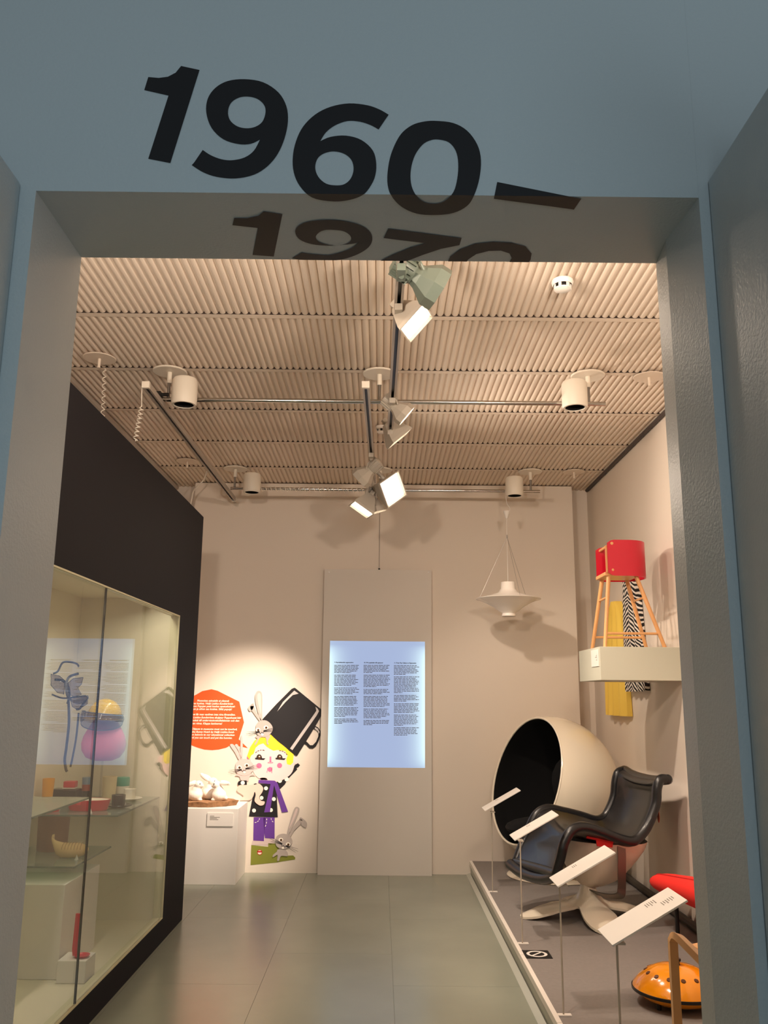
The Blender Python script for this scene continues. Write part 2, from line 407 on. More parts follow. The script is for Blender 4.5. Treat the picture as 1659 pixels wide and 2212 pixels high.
# info boards on thin rods
BD = [(6.256, 6.066, 'fourth and farthest, before the black ball chair opening'),
      (4.935, 4.82-.02, 'third, before the reclining chair foot'),
      (3.792, 3.621, 'second, below the reclining chair'),
      (2.98, 2.80, 'nearest and largest, with columns of print')]
RODY = [5.88, 4.70, 3.70, 2.84]
RODX = [.722, .722, .722, .722]
LBL = ['white slanted text board on rod in front of the ball chair opening, farthest of four',
       'white slanted text board on rod crossing the black recliner seat, third from the front',
       'white slanted text board on rod below the black recliner, second from the front',
       'nearest white slanted text board on a rod, beside the red cushion']
GREYI = mat('grey_print', (120, 112, 104), .8)
for i in range(4):
    y1, y0, _ = BD[i]; yr = RODY[i]
    if i == 0: y1, y0 = 6.00, 5.83; 
    if i == 1: y1, y0 = 4.92, 4.74
    cyy = (y0+y1)/2
    t = thing('info_board', LBL[i], 'text board', (.722, yr, .097), 'text boards on rods')
    # board: long side rises away from the visitor
    sl = math.atan2(.128, .232)
    M = Matrix.Translation((.70-(.026 if i == 0 else 0), 0, .578+(.012 if i == 0 else 0))) @ Matrix.Rotation(-sl, 4, 'Y')
    b = bx(0, .265, y0, y1, -.002, .004, M=M).build('board', WHITE, t, bevel=.0008)
    B().tube([(.722, yr, .100), (.722, yr, .586)], .0036).build('rod', mat('rod_paint', (176, 166, 152), .4) if i == 0 else bpy.data.materials['rod_paint'], t)
    bx(.700, .752, yr-.012, yr+.012, .097, .101).build('foot_plate', TRIMW, t)
    bx(.714, .74, min(yr, y0+.01)-.004, max(yr, y0+.02)+.004, .580, .586).build('clamp', bpy.data.materials['rod_paint'], t)
    for cx_, n_ in ((.165, 5), (.205, 6)) if i == 3 else ((.10, 3),):
        pr = B()
        for k in range(n_):
            L_ = .05*(.5+.5*random.random()) if i == 3 else .03
            ys = y1-.03 if cx_ < .2 else y1-.085
            xx = cx_+k*.0075
            pr.box(xx, xx+.0022, ys-L_, ys, .0042, .0046, M=M)
        pr.build('print', GREYI, t)

# ================================================================== BACK WALL PANEL WITH LIGHTBOX
px0, px1 = -.458, .395
bp_ = thing('leaning_board', 'tall pale board leaning at the back wall, holding the lit text sheet', 'board', (-.03, 6.91, 0))
bb = B(); yb0, yb1 = 6.878, 6.932
lx0, lx1, lz0, lz1 = -.402, .343, .772, 1.727
bb.box(px0, lx0, yb0, yb1, 0.0, 2.293); bb.box(lx1, px1, yb0, yb1, 0, 2.293)
bb.box(lx0, lx1, yb0, yb1, 0, lz0); bb.box(lx0, lx1, yb0, yb1, lz1, 2.293)
bb.build('board', WALL2, bp_)
# lit sheet
lm = bpy.data.materials.new('backlit_sheet'); lm.use_nodes = True; nt = lm.node_tree; nt.nodes.clear()
o_ = nt.nodes.new('ShaderNodeOutputMaterial'); e_ = nt.nodes.new('ShaderNodeEmission'); nt.links.new(e_.outputs[0], o_.inputs[0])
tc = nt.nodes.new('ShaderNodeTexCoord'); sx = nt.nodes.new('ShaderNodeSeparateXYZ'); nt.links.new(tc.outputs['Generated'], sx.inputs[0])
def mth(op, a, b=None, c=None):
    n = nt.nodes.new('ShaderNodeMath'); n.operation = op
    for i, v in enumerate((a, b, c)):
        if v is None: continue
        if isinstance(v, (int, float)): n.inputs[i].default_value = v
        else: nt.links.new(v, n.inputs[i])
    return n.outputs[0]
dx = mth('ABSOLUTE', mth('SUBTRACT', sx.outputs['X'], .5)); dz = mth('ABSOLUTE', mth('SUBTRACT', sx.outputs['Z'], .48))
fx = mth('POWER', mth('MULTIPLY', dx, 2.0), 5.0)
fz = mth('SUBTRACT', 1.0, mth('POWER', mth('MULTIPLY', dz, 2.0), 9.0))
g_ = mth('MULTIPLY', fx, mth('MAXIMUM', fz, .15))
mx = nt.nodes.new('ShaderNodeMix'); mx.data_type = 'RGBA'; mx.clamp_factor = True
mx.inputs[6].default_value = (.40, .485, .71, 1); mx.inputs[7].default_value = (.88, 1.15, 1.2, 1)
nt.links.new(mth('ADD', g_, 0.0), mx.inputs[0]); nt.links.new(mx.outputs[2], e_.inputs[0]); e_.inputs[1].default_value = 1.0
ls = bx(lx0, lx1, yb0+.004, yb0+.012, lz0, lz1).build('lit_sheet', lm, bp_)
TXT = mat('grey_text', (96, 100, 118), .8)
def C8(x, y): return at(1, yb0+.0025, 700+.1386*x, 1380+.1386*y)
heads = [(158, 374, '9. Pop-kulttuurista ergonomiaan'), (618, 378, '10. Från popkultur till ergonomi'), (1088, 382, '11. From Pop Culture to Ergonomics')]
for hx, hy, tx in heads:
    text_mesh(tx, .0115, C8(hx, hy), (1, 0, 0), (0, 0, 1), INK, ls, 'heading', shear=.25, bold=.0006)
cols = [(158, 548, (6, 8, 5, 7, 7, 4), 410), (615, 1030, (6, 9, 4, 8, 7, 4), 410), (1088, 1490, (7, 12, 5, 7, 8, 6), 414)]
for c0, c1, par, y in cols:
    b = B()
    for pcount in par:
        for k in range(pcount):
            x = c0; end = c1 - random.random()*60 if k < pcount-1 else c0+(c1-c0)*(.3+.5*random.random())
            while x < end:
                wl = 22+random.random()*50; xe = min(x+wl, end)
                p0 = C8(x, y+8); p1 = C8(xe, y-1)
                b.add([(p0.x, p0.y, p0.z), (p1.x, p0.y, p0.z), (p1.x, p0.y, p1.z), (p0.x, p0.y, p1.z)], [(0, 1, 2, 3)])
                x = xe+7
            y += 22.3
        y += 20
    b.build('text_column', TXT, ls)
for px in (703+8, 932-6):
    pt = at(1, yb0, px, 1236); B().lathe([(0, -.002), (.004, -.002), (.004, 0)], pt, 8, dirM((0, 1, 0))).build('screw', STEEL, bp_)
tag(B().tube([(-.022, YB-.006, ZC-.03), (-.022, YB-.006, 2.30)], .003, 6).build('panel_cable', TRACKM), 'thin cable running down the back wall to the tall board', 'cable')
B().lathe([(0, 0), (.008, 0), (.008, .016), (0, .016)], (-.022, 6.915, 2.293), 8).build('cable_clip', BLKP, bp_)

# ================================================================== WALL DECALS (flat vinyl print on the back wall)
def C6(x, y): return (390+.2351*x, 1440+.2351*y)
def vinyl(c, name): return mat(name, c, .6)
V = dict(orange=vinyl((238, 84, 30), 'vinyl_orange'), black=vinyl((20, 18, 22), 'vinyl_black'), white=vinyl((246, 240, 226), 'vinyl_white'),
         grey=vinyl((176, 166, 160), 'vinyl_grey'), lgrey=vinyl((204, 186, 182), 'vinyl_light_grey'), yellow=vinyl((250, 222, 50), 'vinyl_yellow'),
         skin=vinyl((246, 206, 204), 'vinyl_skin'), pink=vinyl((238, 110, 150), 'vinyl_pink'), purple=vinyl((98, 54, 146), 'vinyl_purple'),
         olive=vinyl((128, 134, 48), 'vinyl_olive'), brown=vinyl((80, 50, 24), 'vinyl_brown'), red=vinyl((200, 48, 40), 'vinyl_red'),
         cup=vinyl((190, 184, 182), 'vinyl_highlight'), paw=vinyl((238, 198, 184), 'vinyl_paw'))
def dec(parent, name, m, pts, layer=1, sm=False, f=C6, holes=()):
    L = [pts]+list(holes); loops = []
    for l in L:
        if sm: l = smooth2(l, 4)
        loops.append([at(1, YB-.0008-.0007*layer, *f(x, y)) for x, y in l])
    b = B().poly(loops); o = b.build(name, V[m], parent)
    return o
def circ(cx, cy, r, ry=None, n=18, rot=0):
    ry = ry or r
    return [(cx+r*cos(2*pi*i/n)*cos(rot)-ry*sin(2*pi*i/n)*sin(rot), cy+r*cos(2*pi*i/n)*sin(rot)+ry*sin(2*pi*i/n)*cos(rot)) for i in range(n)]
def line(a, b, w=3, bt=None):
    dx_, dy_ = b[0]-a[0], b[1]-a[1]; l = hypot(dx_, dy_); nx, ny = -dy_/l*w/2, dx_/l*w/2; k = 1 if bt is None else bt
    return [(a[0]+nx, a[1]+ny), (b[0]+nx*k, b[1]+ny*k), (b[0]-nx*k, b[1]-ny*k), (a[0]-nx, a[1]-ny)]
# speech bubble
sb = thing('speech_bubble_decal', 'orange speech bubble decal with white print on the back wall', 'wall decal', (-1.37, YB, 1.1))
dec(sb, 'bubble', 'orange', [(20, 330), (80, 285), (135, 262), (200, 225), (285, 208), (340, 222), (540, 322), (583, 512), (535, 668), (618, 748), (470, 716), (420, 745), (350, 762), (290, 767), (220, 762), (160, 745), (108, 725), (50, 690), (0, 640), (-20, 480)])
def C7(x, y): return 400+.1929*x, 1470+.1929*y
LN = [(490, 238, 'Museoissa esineisiin ei yleensä'), (535, 270, 'saa koskea. Heljä Liukko-Sundströmin'), (560, 301, 'veistos Pupujen pesä kuuluu opetuskokoel-'), (522, 332, 'maan ja siihen saa koskea. Silitä pupuja!'),
      (562, 393, 'Det får man vanligen inte röra föremålen.'), (625, 428, 'Heljä Liukko-Sundströms skulptur Puppehuset hör'), (605, 460, 'också till undervisningskollektionen och den'), (412, 493, 'kan röras. Klappa kaninerna!'),
      (582, 556, 'Objects in museums must not be touched,'), (550, 588, 'but the Bunny Hutch by Heljä Liukko-Sund-'), (552, 620, 'ström belongs to our educational collection'), (527, 653, 'and you can touch and pet the bunnies.')]
for x, y, tx in LN:
    text_mesh(tx, .0205, at(1, YB-.0024, *C7(x, y)), (1, 0, -.0), (0, 0, 1), V['white'], sb, 'text_line', align='RIGHT', shear=.2, bold=.0004)
# bunnies
def bunny(label, hx, hy, R, ears, tilt, wh, eyes, body, layer=3, col='grey'):
    t = thing('rabbit_decal', label, 'wall decal', at(1, YB, *C6(hx, hy)), 'printed rabbits on the back wall')
    for e in ears:
        dec(t, 'ear', col, e[0], layer, sm=True)
        if len(e) > 1: dec(t, 'inner_ear', 'lgrey', e[1], layer+1, sm=True)
    for b_ in body: dec(t, 'body', col, b_, layer, sm=True)
    dec(t, 'head', col, [(hx+R[0]*cos(a)*(1+.06*cos(3*a)), hy+R[1]*sin(a)) for a in [2*pi*i/20 for i in range(20)]], layer+2, sm=True)
    for (ex, ey) in eyes:
        dec(t, 'eye_white', 'white', circ(ex, ey, 21, 17), layer+3); dec(t, 'eye', 'brown', circ(ex+2, ey+3, 11), layer+4)
    nx, ny = wh
    c_, s_ = cos(tilt), sin(tilt)
    def rr(x, y): return (nx+x*c_-y*s_, ny+x*s_+y*c_)
    for k, (l_, a) in enumerate(((118, .0), (125, .14), (110, .28))):
        for sgn in (-1, 1):
            a2 = a-.12
            dec(t, 'whisker', 'black', line(rr(sgn*18, -6+k*3), rr(sgn*(18+l_)*cos(a2), -6+k*3+sin(a2)*l_*1), 5, .3), layer+5)
    m_ = [rr(-22, 4), rr(-12, 16), rr(0, 4), rr(12, 16), rr(22, 2)]
    for a, b2 in zip(m_, m_[1:]): dec(t, 'mouth', 'black', line(a, b2, 4), layer+5)
    dec(t, 'tooth', 'white', circ(*rr(2, 26), 12, 11), layer+4)
    return t
# girl with the mug on her head
ch = thing('child_decal', 'printed blond child in purple trousers wearing an upturned black mug on the back wall', 'wall decal', at(1, YB, *C6(800, 1500)))
dec(ch, 'sleeve', 'black', [(1075, 884), (1098, 905), (1082, 925), (1066, 930), (1072, 945), (980, 1040), (960, 1080), (900, 1140), (870, 1080), (905, 1040), (935, 1030), (960, 1010), (985, 975), (1015, 950), (1050, 905)], 2)
for c_ in ((1005, 958, 20), (975, 1035, 20), (912, 1048, 20)): dec(ch, 'dot', 'white', circ(*c_), 3)
dec(ch, 'shoe', 'olive', [(650, 1640), (805, 1655), (805, 1622), (905, 1628), (905, 1740), (1035, 1735), (1054, 1755), (1052, 1772), (935, 1790), (880, 1800), (643, 1824)], 1)
dec(ch, 'shoe_badge', 'white', circ(727, 1706, 24), 2); dec(ch, 'shoe_badge_rim', 'red', circ(727, 1706, 24), 3, holes=[circ(727, 1706, 19)])
dec(ch, 'badge_bar', 'red', [(706, 1694), (748, 1694), (748, 1708), (706, 1708)], 3)
dec(ch, 'sock', 'lgrey', [(660, 1600), (765, 1600), (780, 1578), (862, 1578), (862, 1630), (805, 1640), (650, 1640)], 1)
dec(ch, 'trouser', 'purple', [(672, 1384), (790, 1384), (775, 1480), (766, 1604), (668, 1598)], 2)
dec(ch, 'trouser', 'purple', [(760, 1384), (865, 1384), (864, 1582), (776, 1576), (768, 1500)], 2)
for a, b_ in (((682, 1432), (697, 1431)), ((705, 1426), (717, 1416)), ((722, 1408), (726, 1394)), ((832, 1392), (834, 1408)), ((840, 1418), (851, 1428)), ((792, 1395), (792, 1412)), ((791, 1425), (788, 1442)), ((784, 1455), (778, 1470))):
    dec(ch, 'stitch', 'white', line(a, b_, 5), 3)
dec(ch, 'jacket', 'black', [(712, 1078), (830, 1075), (880, 1080), (893, 1385), (628, 1377), (668, 1170), (690, 1110), (672, 1078), (690, 1072)], 3)
for c_ in ((785, 1118, 18), (744, 1206, 18), (857, 1217, 18), (675, 1322, 18), (830, 1318, 18)): dec(ch, 'dot', 'white', circ(*c_), 4)
dec(ch, 'scarf_end', 'purple', [(828, 1075), (862, 1070), (822, 1336), (768, 1340)], 5)
dec(ch, 'scarf_end', 'purple', [(852, 1062), (892, 1072), (988, 1333), (932, 1340)], 6)
dec(ch, 'scarf', 'purple', [(718, 1040), (866, 1048), (892, 1072), (850, 1080), (800, 1078), (716, 1068)], 7)
dec(ch, 'face', 'skin', [(640, 830), (660, 745), (720, 700), (800, 680), (900, 700), (1000, 780), (1045, 850), (1040, 930), (1010, 990), (940, 1040), (860, 1062), (760, 1050), (690, 1000), (650, 920)], 4, sm=True)
dec(ch, 'ear', 'skin', circ(1058, 862, 28, 34), 3); dec(ch, 'ear', 'pink', circ(620, 835, 10, 14), 3)
dec(ch, 'hair', 'yellow', [(612, 822), (640, 740), (680, 680), (740, 640), (830, 625), (960, 740), (1040, 800), (1034, 880), (1010, 905), (978, 895), (972, 850), (985, 815), (960, 775), (890, 765), (855, 772), (820, 755), (790, 735), (760, 705), (720, 718), (690, 745), (672, 800), (650, 815), (632, 852)], 5)
dec(ch, 'jaw', 'skin', circ(760, 1040, 40, 20), 4)
for ex, fl_ in ((722, 1), (910, 1)):
    dec(ch, 'eyelid', 'black', [(ex-38, 838), (ex-24, 836), (ex-22, 820), (ex-8, 806), (ex+12, 808), (ex+24, 824), (ex+28, 842), (ex+58, 842), (ex+44, 858), (ex-36, 852)], 6)
    dec(ch, 'iris', 'brown', circ(ex+2, 832, 17, 18), 7); dec(ch, 'glint', 'white', circ(ex+3, 826, 6), 8)
for pts in ([(688, 790), (702, 782)], [(708, 776), (722, 771)], [(730, 769), (744, 767)], [(752, 767), (772, 770)], [(908, 772), (922, 773)], [(930, 775), (946, 780)], [(952, 784), (964, 792)], [(970, 798), (980, 812)]):
    dec(ch, 'eyebrow', 'brown', line(*pts, 6), 6)
dec(ch, 'nose', 'pink', line((826, 826), (826, 880), 16), 6)
dec(ch, 'nostril', 'pink', circ(826, 882, 26, 7), 6, holes=[circ(826, 882, 18, 4)])
dec(ch, 'cheek', 'pink', circ(722, 910, 24), 6); dec(ch, 'cheek', 'pink', circ(910, 908, 23), 6); dec(ch, 'mouth', 'pink', circ(822, 944, 20, 22), 6)
dec(ch, 'mouth_line', 'pink', line((800, 930), (794, 974), 5), 6); dec(ch, 'mouth_line', 'pink', line((840, 925), (838, 978), 5), 6)
dec(ch, 'mug', 'black', [(1045, 194), (1056, 198), (1297, 396), (1299, 440), (1240, 545), (1120, 740), (1072, 818), (1060, 820), (1002, 775), (960, 735), (748, 488), (880, 345), (1020, 205)], 8)
dec(ch, 'mug_fill', 'black', [(748, 488), (960, 735), (900, 690), (815, 610)], 8)
dec(ch, 'handle', 'black', [(1240, 545), (1265, 560), (1285, 590), (1287, 630), (1270, 680), (1245, 730), (1215, 753), (1185, 750), (1150, 715), (1135, 708), (1150, 685), (1165, 695), (1190, 722), (1215, 722), (1245, 690), (1266, 640), (1268, 610), (1248, 585), (1222, 572)], 8)
dec(ch, 'mug_highlight', 'cup', [(1045, 220), (1085, 248), (1030, 262), (965, 325), (888, 412), (940, 325)], 9)
dec(ch, 'mug_highlight', 'cup', [(1240, 368), (1262, 388), (1272, 410), (1250, 450), (1028, 768), (1006, 752), (1225, 440), (1248, 405)], 9)
dec(ch, 'handle_highlight', 'cup', [(1238, 556), (1262, 570), (1278, 600), (1270, 618), (1262, 595), (1232, 568)], 9)
bunny('grey rabbit printed on the back wall, sitting on the blond hair by the mug', 765, 570, (78, 78),
      [([(738, 500), (705, 400), (683, 290), (695, 238), (718, 222), (745, 240), (752, 300), (750, 400), (752, 500)], [(732, 420), (708, 310), (706, 260), (722, 242), (738, 262), (740, 340), (740, 430)]),
       ([(730, 505), (680, 440), (640, 378), (665, 350), (700, 420), (742, 490)],), ([(668, 335), (622, 375), (632, 410), (655, 402), (672, 370)],)],
      -.16, (745, 598), [(712, 580), (785, 558)], [[(690, 640), (820, 630), (800, 690), (812, 706), (795, 716), (780, 650), (730, 655), (705, 700), (685, 722), (682, 706), (705, 665)]], layer=10)
bunny('pale rabbit printed on the back wall, held beside the child face', 585, 925, (86, 78),
      [([(535, 855), (500, 790), (455, 722), (480, 712), (505, 740), (540, 800), (560, 850)],), ([(550, 850), (535, 780), (500, 722), (525, 716), (548, 780), (562, 850)],), ([(560, 850), (550, 750), (555, 640), (568, 640), (572, 740), (570, 850)],)],
      -.2, (580, 945), [(540, 925), (607, 905)], [[(500, 1000), (560, 975), (660, 985), (690, 1000), (640, 1005), (620, 1050), (560, 1050), (540, 1010)]], layer=10, col='lgrey')
dec(ch, 'cuff', 'black', [(524, 1070), (535, 1052), (560, 1046), (608, 1046), (610, 1086), (570, 1096), (545, 1100), (528, 1085)], 12)
dec(ch, 'dot', 'white', circ(571, 1068, 19), 13)
dec(ch, 'hand', 'paw', [(522, 1120), (540, 1090), (600, 1088), (680, 1085), (720, 1075), (757, 1110), (752, 1150), (722, 1200), (740, 1232), (772, 1240), (765, 1268), (735, 1277), (705, 1262), (680, 1232), (690, 1180), (680, 1150), (668, 1190), (640, 1225), (585, 1228), (545, 1225), (578, 1190), (550, 1165), (520, 1145)], 13, sm=True)
bunny('grey rabbit printed low on the back wall, perched on the green shoe', 945, 1605, (78, 70),
      [([(975, 1540), (1000, 1440), (1030, 1340), (1055, 1292), (1085, 1295), (1090, 1330), (1040, 1450), (995, 1545)], [(995, 1490), (1030, 1390), (1060, 1310), (1076, 1318), (1040, 1410)]),
       ([(990, 1555), (1030, 1480), (1095, 1400), (1118, 1430), (1050, 1500), (1008, 1565)],), ([(1105, 1385), (1158, 1430), (1155, 1478), (1115, 1460), (1092, 1410)],)],
      .42, (950, 1640), [(922, 1590), (988, 1632)], [[(895, 1680), (970, 1690), (985, 1740), (925, 1740), (905, 1782), (888, 1782), (890, 1730), (850, 1752), (850, 1730), (885, 1700)]], layer=10)

# ================================================================== PLINTH WITH RABBITS
t = thing('plinth', 'white square plinth in the back left corner under the ceramic rabbits', 'plinth', (-1.27, 6.7, 0))
bx(-1.52, -1.006, 6.495, YB-.002, 0, .510).build('body', WMAT, t, bevel=.002)
pc = at(1, 6.49, 448, 1756); pc2 = at(1, 6.49, 503, 1785)
bx(pc.x, pc2.x, 6.489, 6.494, pc2.z, pc.z).build('label_card', WHITE, t)
pb_ = B()
for k in range(4): pb_.box(pc.x+.02, pc.x+.02+(.07 if k == 1 else .03+.01*k), 6.4884, 6.4888, pc.z-.022-.008*k, pc.z-.019-.008*k)
pb_.build('print', GREYI, t)
slab = B(); n = 40; top = []; bot = []
scx, scy = -1.27, 6.70
for i in range(n):
    a = 2*pi*i/n; rr = 1+.07*sin(3*a+1)+.05*random.uniform(-1, 1)
    x, y = scx+.215*rr*cos(a), scy+.155*rr*sin(a)
    top.append(Vector((x, y, .545+random.uniform(-.006, .006)))); bot.append(Vector((x*.92+scx*.08, y*.92+scy*.08, .512)))
slab.add(top+bot, [tuple(range(n)), tuple(range(n, 2*n))[::-1]]+[(i, (i+1) % n, n+(i+1) % n, n+i) for i in range(n)])
tag(slab.build('bark_slab', mat('bark', (150, 112, 78), .9, bump=.9, bscale=60, var=.25, vscale=30)), 'flat rough brown bark-like slab on the white plinth under the rabbits', 'slab')
PORC = mat('white_porcelain', (244, 238, 228), .3, coat=.4)
def blob(b, name, m, parent, vox=.007):
    o = b.build(name, m, parent, smooth=True)
    r_ = o.modifiers.new('remesh', 'REMESH'); r_.mode = 'VOXEL'; r_.voxel_size = vox; r_.use_smooth_shade = True
    s_ = o.modifiers.new('smooth', 'SMOOTH'); s_.iterations = 4; s_.factor = .6
    return o
def ceramic_rabbit(x, y, s, face, label, droop=112):
    t = thing('ceramic_rabbit', label, 'figurine', (x, y, .547), 'ceramic rabbits on the slab')
    z0 = .542; f = face
    b = B()
    b.ell((x, y, z0+.044*s), (.056*s, .047*s, .046*s)); b.ell((x+f*.006*s, y, z0+.074*s), (.040*s, .036*s, .040*s))
    b.ell((x+f*.020*s, y-.006, z0+.118*s), (.033*s, .030*s, .030*s)); b.ell((x+f*.044*s, y-.010, z0+.110*s), (.018*s, .017*s, .015*s))
    b.ell((x-f*.052*s, y, z0+.022*s), (.016*s, .016*s, .015*s)); b.ell((x+f*.036*s, y-.020, z0+.012*s), (.022*s, .014*s, .012*s))
    blob(b, 'body', PORC, t, .0055)
    for k in (-1, 1):
        M = Matrix.Rotation(-f*radians(droop+k*10), 4, 'Y')
        c = (x-f*(.010+.030*sin(radians(droop)))*s, y+k*.018*s-.004, z0+(.134+.034*cos(radians(droop)))*s)
        B().ell(c, (.016*s, .010*s, .040*s), 14, M).build('ear', PORC, t, smooth=True)
        B().ell((x+f*.036*s, y-.006+k*.026*s, z0+.126*s), (.0042*s, .0034*s, .0042*s), 8).build('eye', INK, t, smooth=True)
ceramic_rabbit(-1.350, 6.66, .98, 1, 'leftmost white ceramic rabbit on the slab, facing right with an ear laid back')
ceramic_rabbit(-1.262, 6.74, 1.08, 1, 'middle white ceramic rabbit on the slab, standing a little behind the others', 62)
ceramic_rabbit(-1.178, 6.66, .98, -1, 'rightmost white ceramic rabbit on the slab, facing left with ears laid back', 96)

# ================================================================== DISPLAY CASE (left)
GX = -1.163; gy0, gy1, gz0, gz1 = 2.35, 5.028, .122, 1.748; YE = 5.532; ZT = 2.432
dc = thing('display_case', 'charcoal built-in display case wall with glazed front along the left side', 'display case', (-1.45, 4, 0))
b = B()
b.box(GX-.05, GX, YN1+.04, YE, gz1, ZT); b.box(GX-.05, GX, YN1+.04, YE, 0, gz0)
b.box(GX-.05, GX, gy1, YE, gz0, gz1); b.box(GX-.05, GX, YN1+.04, gy0, gz0, gz1)
b.box(XL+.003, GX-.05, YE-.04, YE, 0, ZT); b.box(XL+.003, GX-.05, YN1+.04, YE-.04, ZT-.03, ZT)
b.build('charcoal_cladding', DARK, dc)
b = B()
b.box(XL+.003, XL+.02, 2.2, 5.06, .05, 1.9); b.box(XL+.02, GX-.05, gy1+.004, gy1+.02, .05, 1.9); b.box(XL+.02, GX-.05, 2.2, 2.22, .05, 1.9)
b.box(XL+.02, GX-.05, 2.22, gy1+.004, 1.845, 1.86)
b.build('interior_lining', CASEIN, dc)
bx(XL+.02, GX-.05, 2.22, gy1+.004, .09, .112).build('interior_floor', CASEIN, dc)
TR = mat('pale_glazing_strip', (206, 200, 168), .5)
b = B(); tt = .007
b.box(GX-.012, GX+.001, gy0, gy1, gz1-tt, gz1-.0005); b.box(GX-.012, GX+.001, gy0, gy1, gz0+.0005, gz0+tt)
b.box(GX-.0525, GX-.0125, gy0, gy1, gz1-.003, gz1-.0005); b.box(GX-.0525, GX-.0125, gy1-.003, gy1-.0005, gz0+.003, gz1-.003); b.box(GX-.0525, GX-.0125, gy0, gy1, gz0+.0005, gz0+.003)
b.box(GX-.012, GX+.001, gy1-tt, gy1-.0005, gz0+tt, gz1-tt); b.box(GX-.012, GX+.001, gy0+.0005, gy0+tt, gz0+tt, gz1-tt)
b.build('glazing_strip', TR, dc)
YJ = 3.68
bx(GX-.012, GX-.004, YJ+.003, gy1-tt-.001, gz0+tt+.001, gz1-tt-.001).build('glass_pane', GLASS, dc)
Mr = Matrix.Translation((GX-.008, YJ, 0)) @ Matrix.Rotation(radians(-.22), 4, 'Z') @ Matrix.Translation((-(GX-.008), -YJ, 0))
bx(GX-.012, GX-.004, gy0+tt+.001, YJ-.003, gz0+tt+.001, gz1-tt-.001, M=Mr).build('glass_pane', GLASS, dc)
bx(GX-.0125, GX-.0035, YJ-.0022, YJ+.0022, gz0+tt, gz1-tt).build('pane_joint', BLKP, dc)
# case lamp: strip light behind the top frame
lf = bx(GX-.11, GX-.06, 2.6, 4.9, 1.815, 1.843).build('strip_light', WHITE, dc)
la = lamp('AREA', (GX-.085, 3.75, 1.81), 14, (1, .90, .70), aim=(GX-.25, 3.75, .6), shape='RECTANGLE', size=.04, size_y=2.3)
la.rotation_euler = (0, radians(-14), 0)
# glass shelves (edges are their own polished strip)
EDGE = mat('green_glass_edge', (92, 108, 96), .2)
SA = dict(x0=XL+.021, x1=-1.218, y0=4.25, y1=5.02, z=.75)
SB = dict(x0=XL+.021, x1=-1.35, y0=4.09, y1=4.63, z=.553)
SCf = dict(x0=XL+.021, x1=-1.34, y0=3.45, y1=4.2, z=.835)
for nm, s_ in (('a', SA), ('b', SB), ('c', SCf)):
    o = bx(s_['x0'], s_['x1'], s_['y0'], s_['y1'], s_['z']-.008, s_['z']).build('glass_shelf', SHELFG, dc)
    e = B(); e.box(s_['x0'], s_['x1'], s_['y0']-.001, s_['y0'], s_['z']-.008, s_['z']-.0005); e.box(s_['x1'], s_['x1']+.001, s_['y0'], s_['y1'], s_['z']-.008, s_['z']-.0005)
    e.build('polished_edge', EDGE, o)
def cardstand(x, y, z):
    b = B(); b.add([(x, y-.016, z), (x-.014, y+.0, z), (x, y+.016, z), (x-.004, y, z+.024), (x+.003, y-.012, z+.001), (x+.003, y+.012, z+.001)], [(0, 2, 1), (0, 1, 3), (1, 2, 3), (0, 3, 2)])
    return b.build('price_tent', WHITE)
for i, (px, py, s_, ll) in enumerate(((197, 1758, SA, 'right of the red oval dish'), (272, 1743, SA, 'before the black cup'), (130, 1745, SA, 'by the small red bowl'), (167, 1858, SB, 'before the carved fish'))):
    c = at(2, s_['z'], px, py); tag(cardstand(min(c.x, s_['x1']-.02), max(c.y, s_['y0']+.03), s_['z']+.0005), 'tiny white folded number card %s in the case' % ll, 'card', 'folded number cards')

# items on shelf A
z = SA['z']+.0008
def vessel(name, label, cat, px, ybot, h, r0, r1, m, yw, zz=z, wall=.004, inner=None, sx=1, sy=1, seg=28, x=None):
    """open vessel standing on the shelf at depth yw"""
    c = at(1, yw, px, ybot); xx = c.x if x is None else x
    t = thing(name, label, cat, (xx, yw, zz))
    B().lathe([(0, .0), (r0*.96, 0), (r0, .004), (r1, h), (r1-wall, h), (r0-wall, .006), (0, .006)], (xx, yw, zz), seg, sx=sx, sy=sy, cap=False).build('body', m, t, smooth=True)
    if inner: B().lathe([(0, .0068), (r0-wall-.0008, .0068), (r1-wall-.0008, h-.001)], (xx, yw, zz), seg, sx=sx, sy=sy, cap=False).build('lining', inner, t, smooth=True)
    return t, xx
WBOWL = mat('white_glaze', (240, 234, 222), .25)
t, xd = vessel('oval_dish', 'red oval casserole dish with white inside on the glass shelf', 'dish', 190, 1757, .050, .092, .105, REDP, 4.42, inner=WBOWL, sx=1, sy=.62)
bx(xd-.035, xd-.015, 4.42-.073, 4.42-.060, z+.030, z+.041).build('lug', REDP, t)
t, xx = vessel('small_bowl', 'small red bowl at the left of the oval dish in the case', 'bowl', 115, 1752, .035, .028, .04, REDP, 4.36)
CUPB = mat('black_glaze', (36, 32, 34), .2)
def cup(px, yb, yw, s, m, lab, x=None):
    c = at(1, yw, px, yb)
    t = thing('cup_and_saucer', lab, 'cup', (c.x, yw, z))
    B().lathe([(0, .002), (.032*s, .002), (.060*s, .009), (.066*s, .014), (.064*s, .016), (.03*s, .007), (0, .007)], (c.x, yw, z-.001), 28, cap=False).build('saucer', m, t, smooth=True)
    zz = z+.007
    B().lathe([(0, 0), (.026*s, 0), (.030*s, .006), (.032*s, .052*s), (.029*s, .052*s), (.027*s, .008), (0, .008)], (c.x, yw, zz), 28, cap=False).build('cup_body', m, t, smooth=True)
    B().lathe([(0, .0), (.0285*s, 0)], (c.x, yw, zz+.047*s), 24, cap=False).build('cup_lining', WBOWL, t)
    return c.x
cup(255, 1742, 4.52, 1.05, CUPB, 'black coffee cup with white inside on a black saucer in the case')
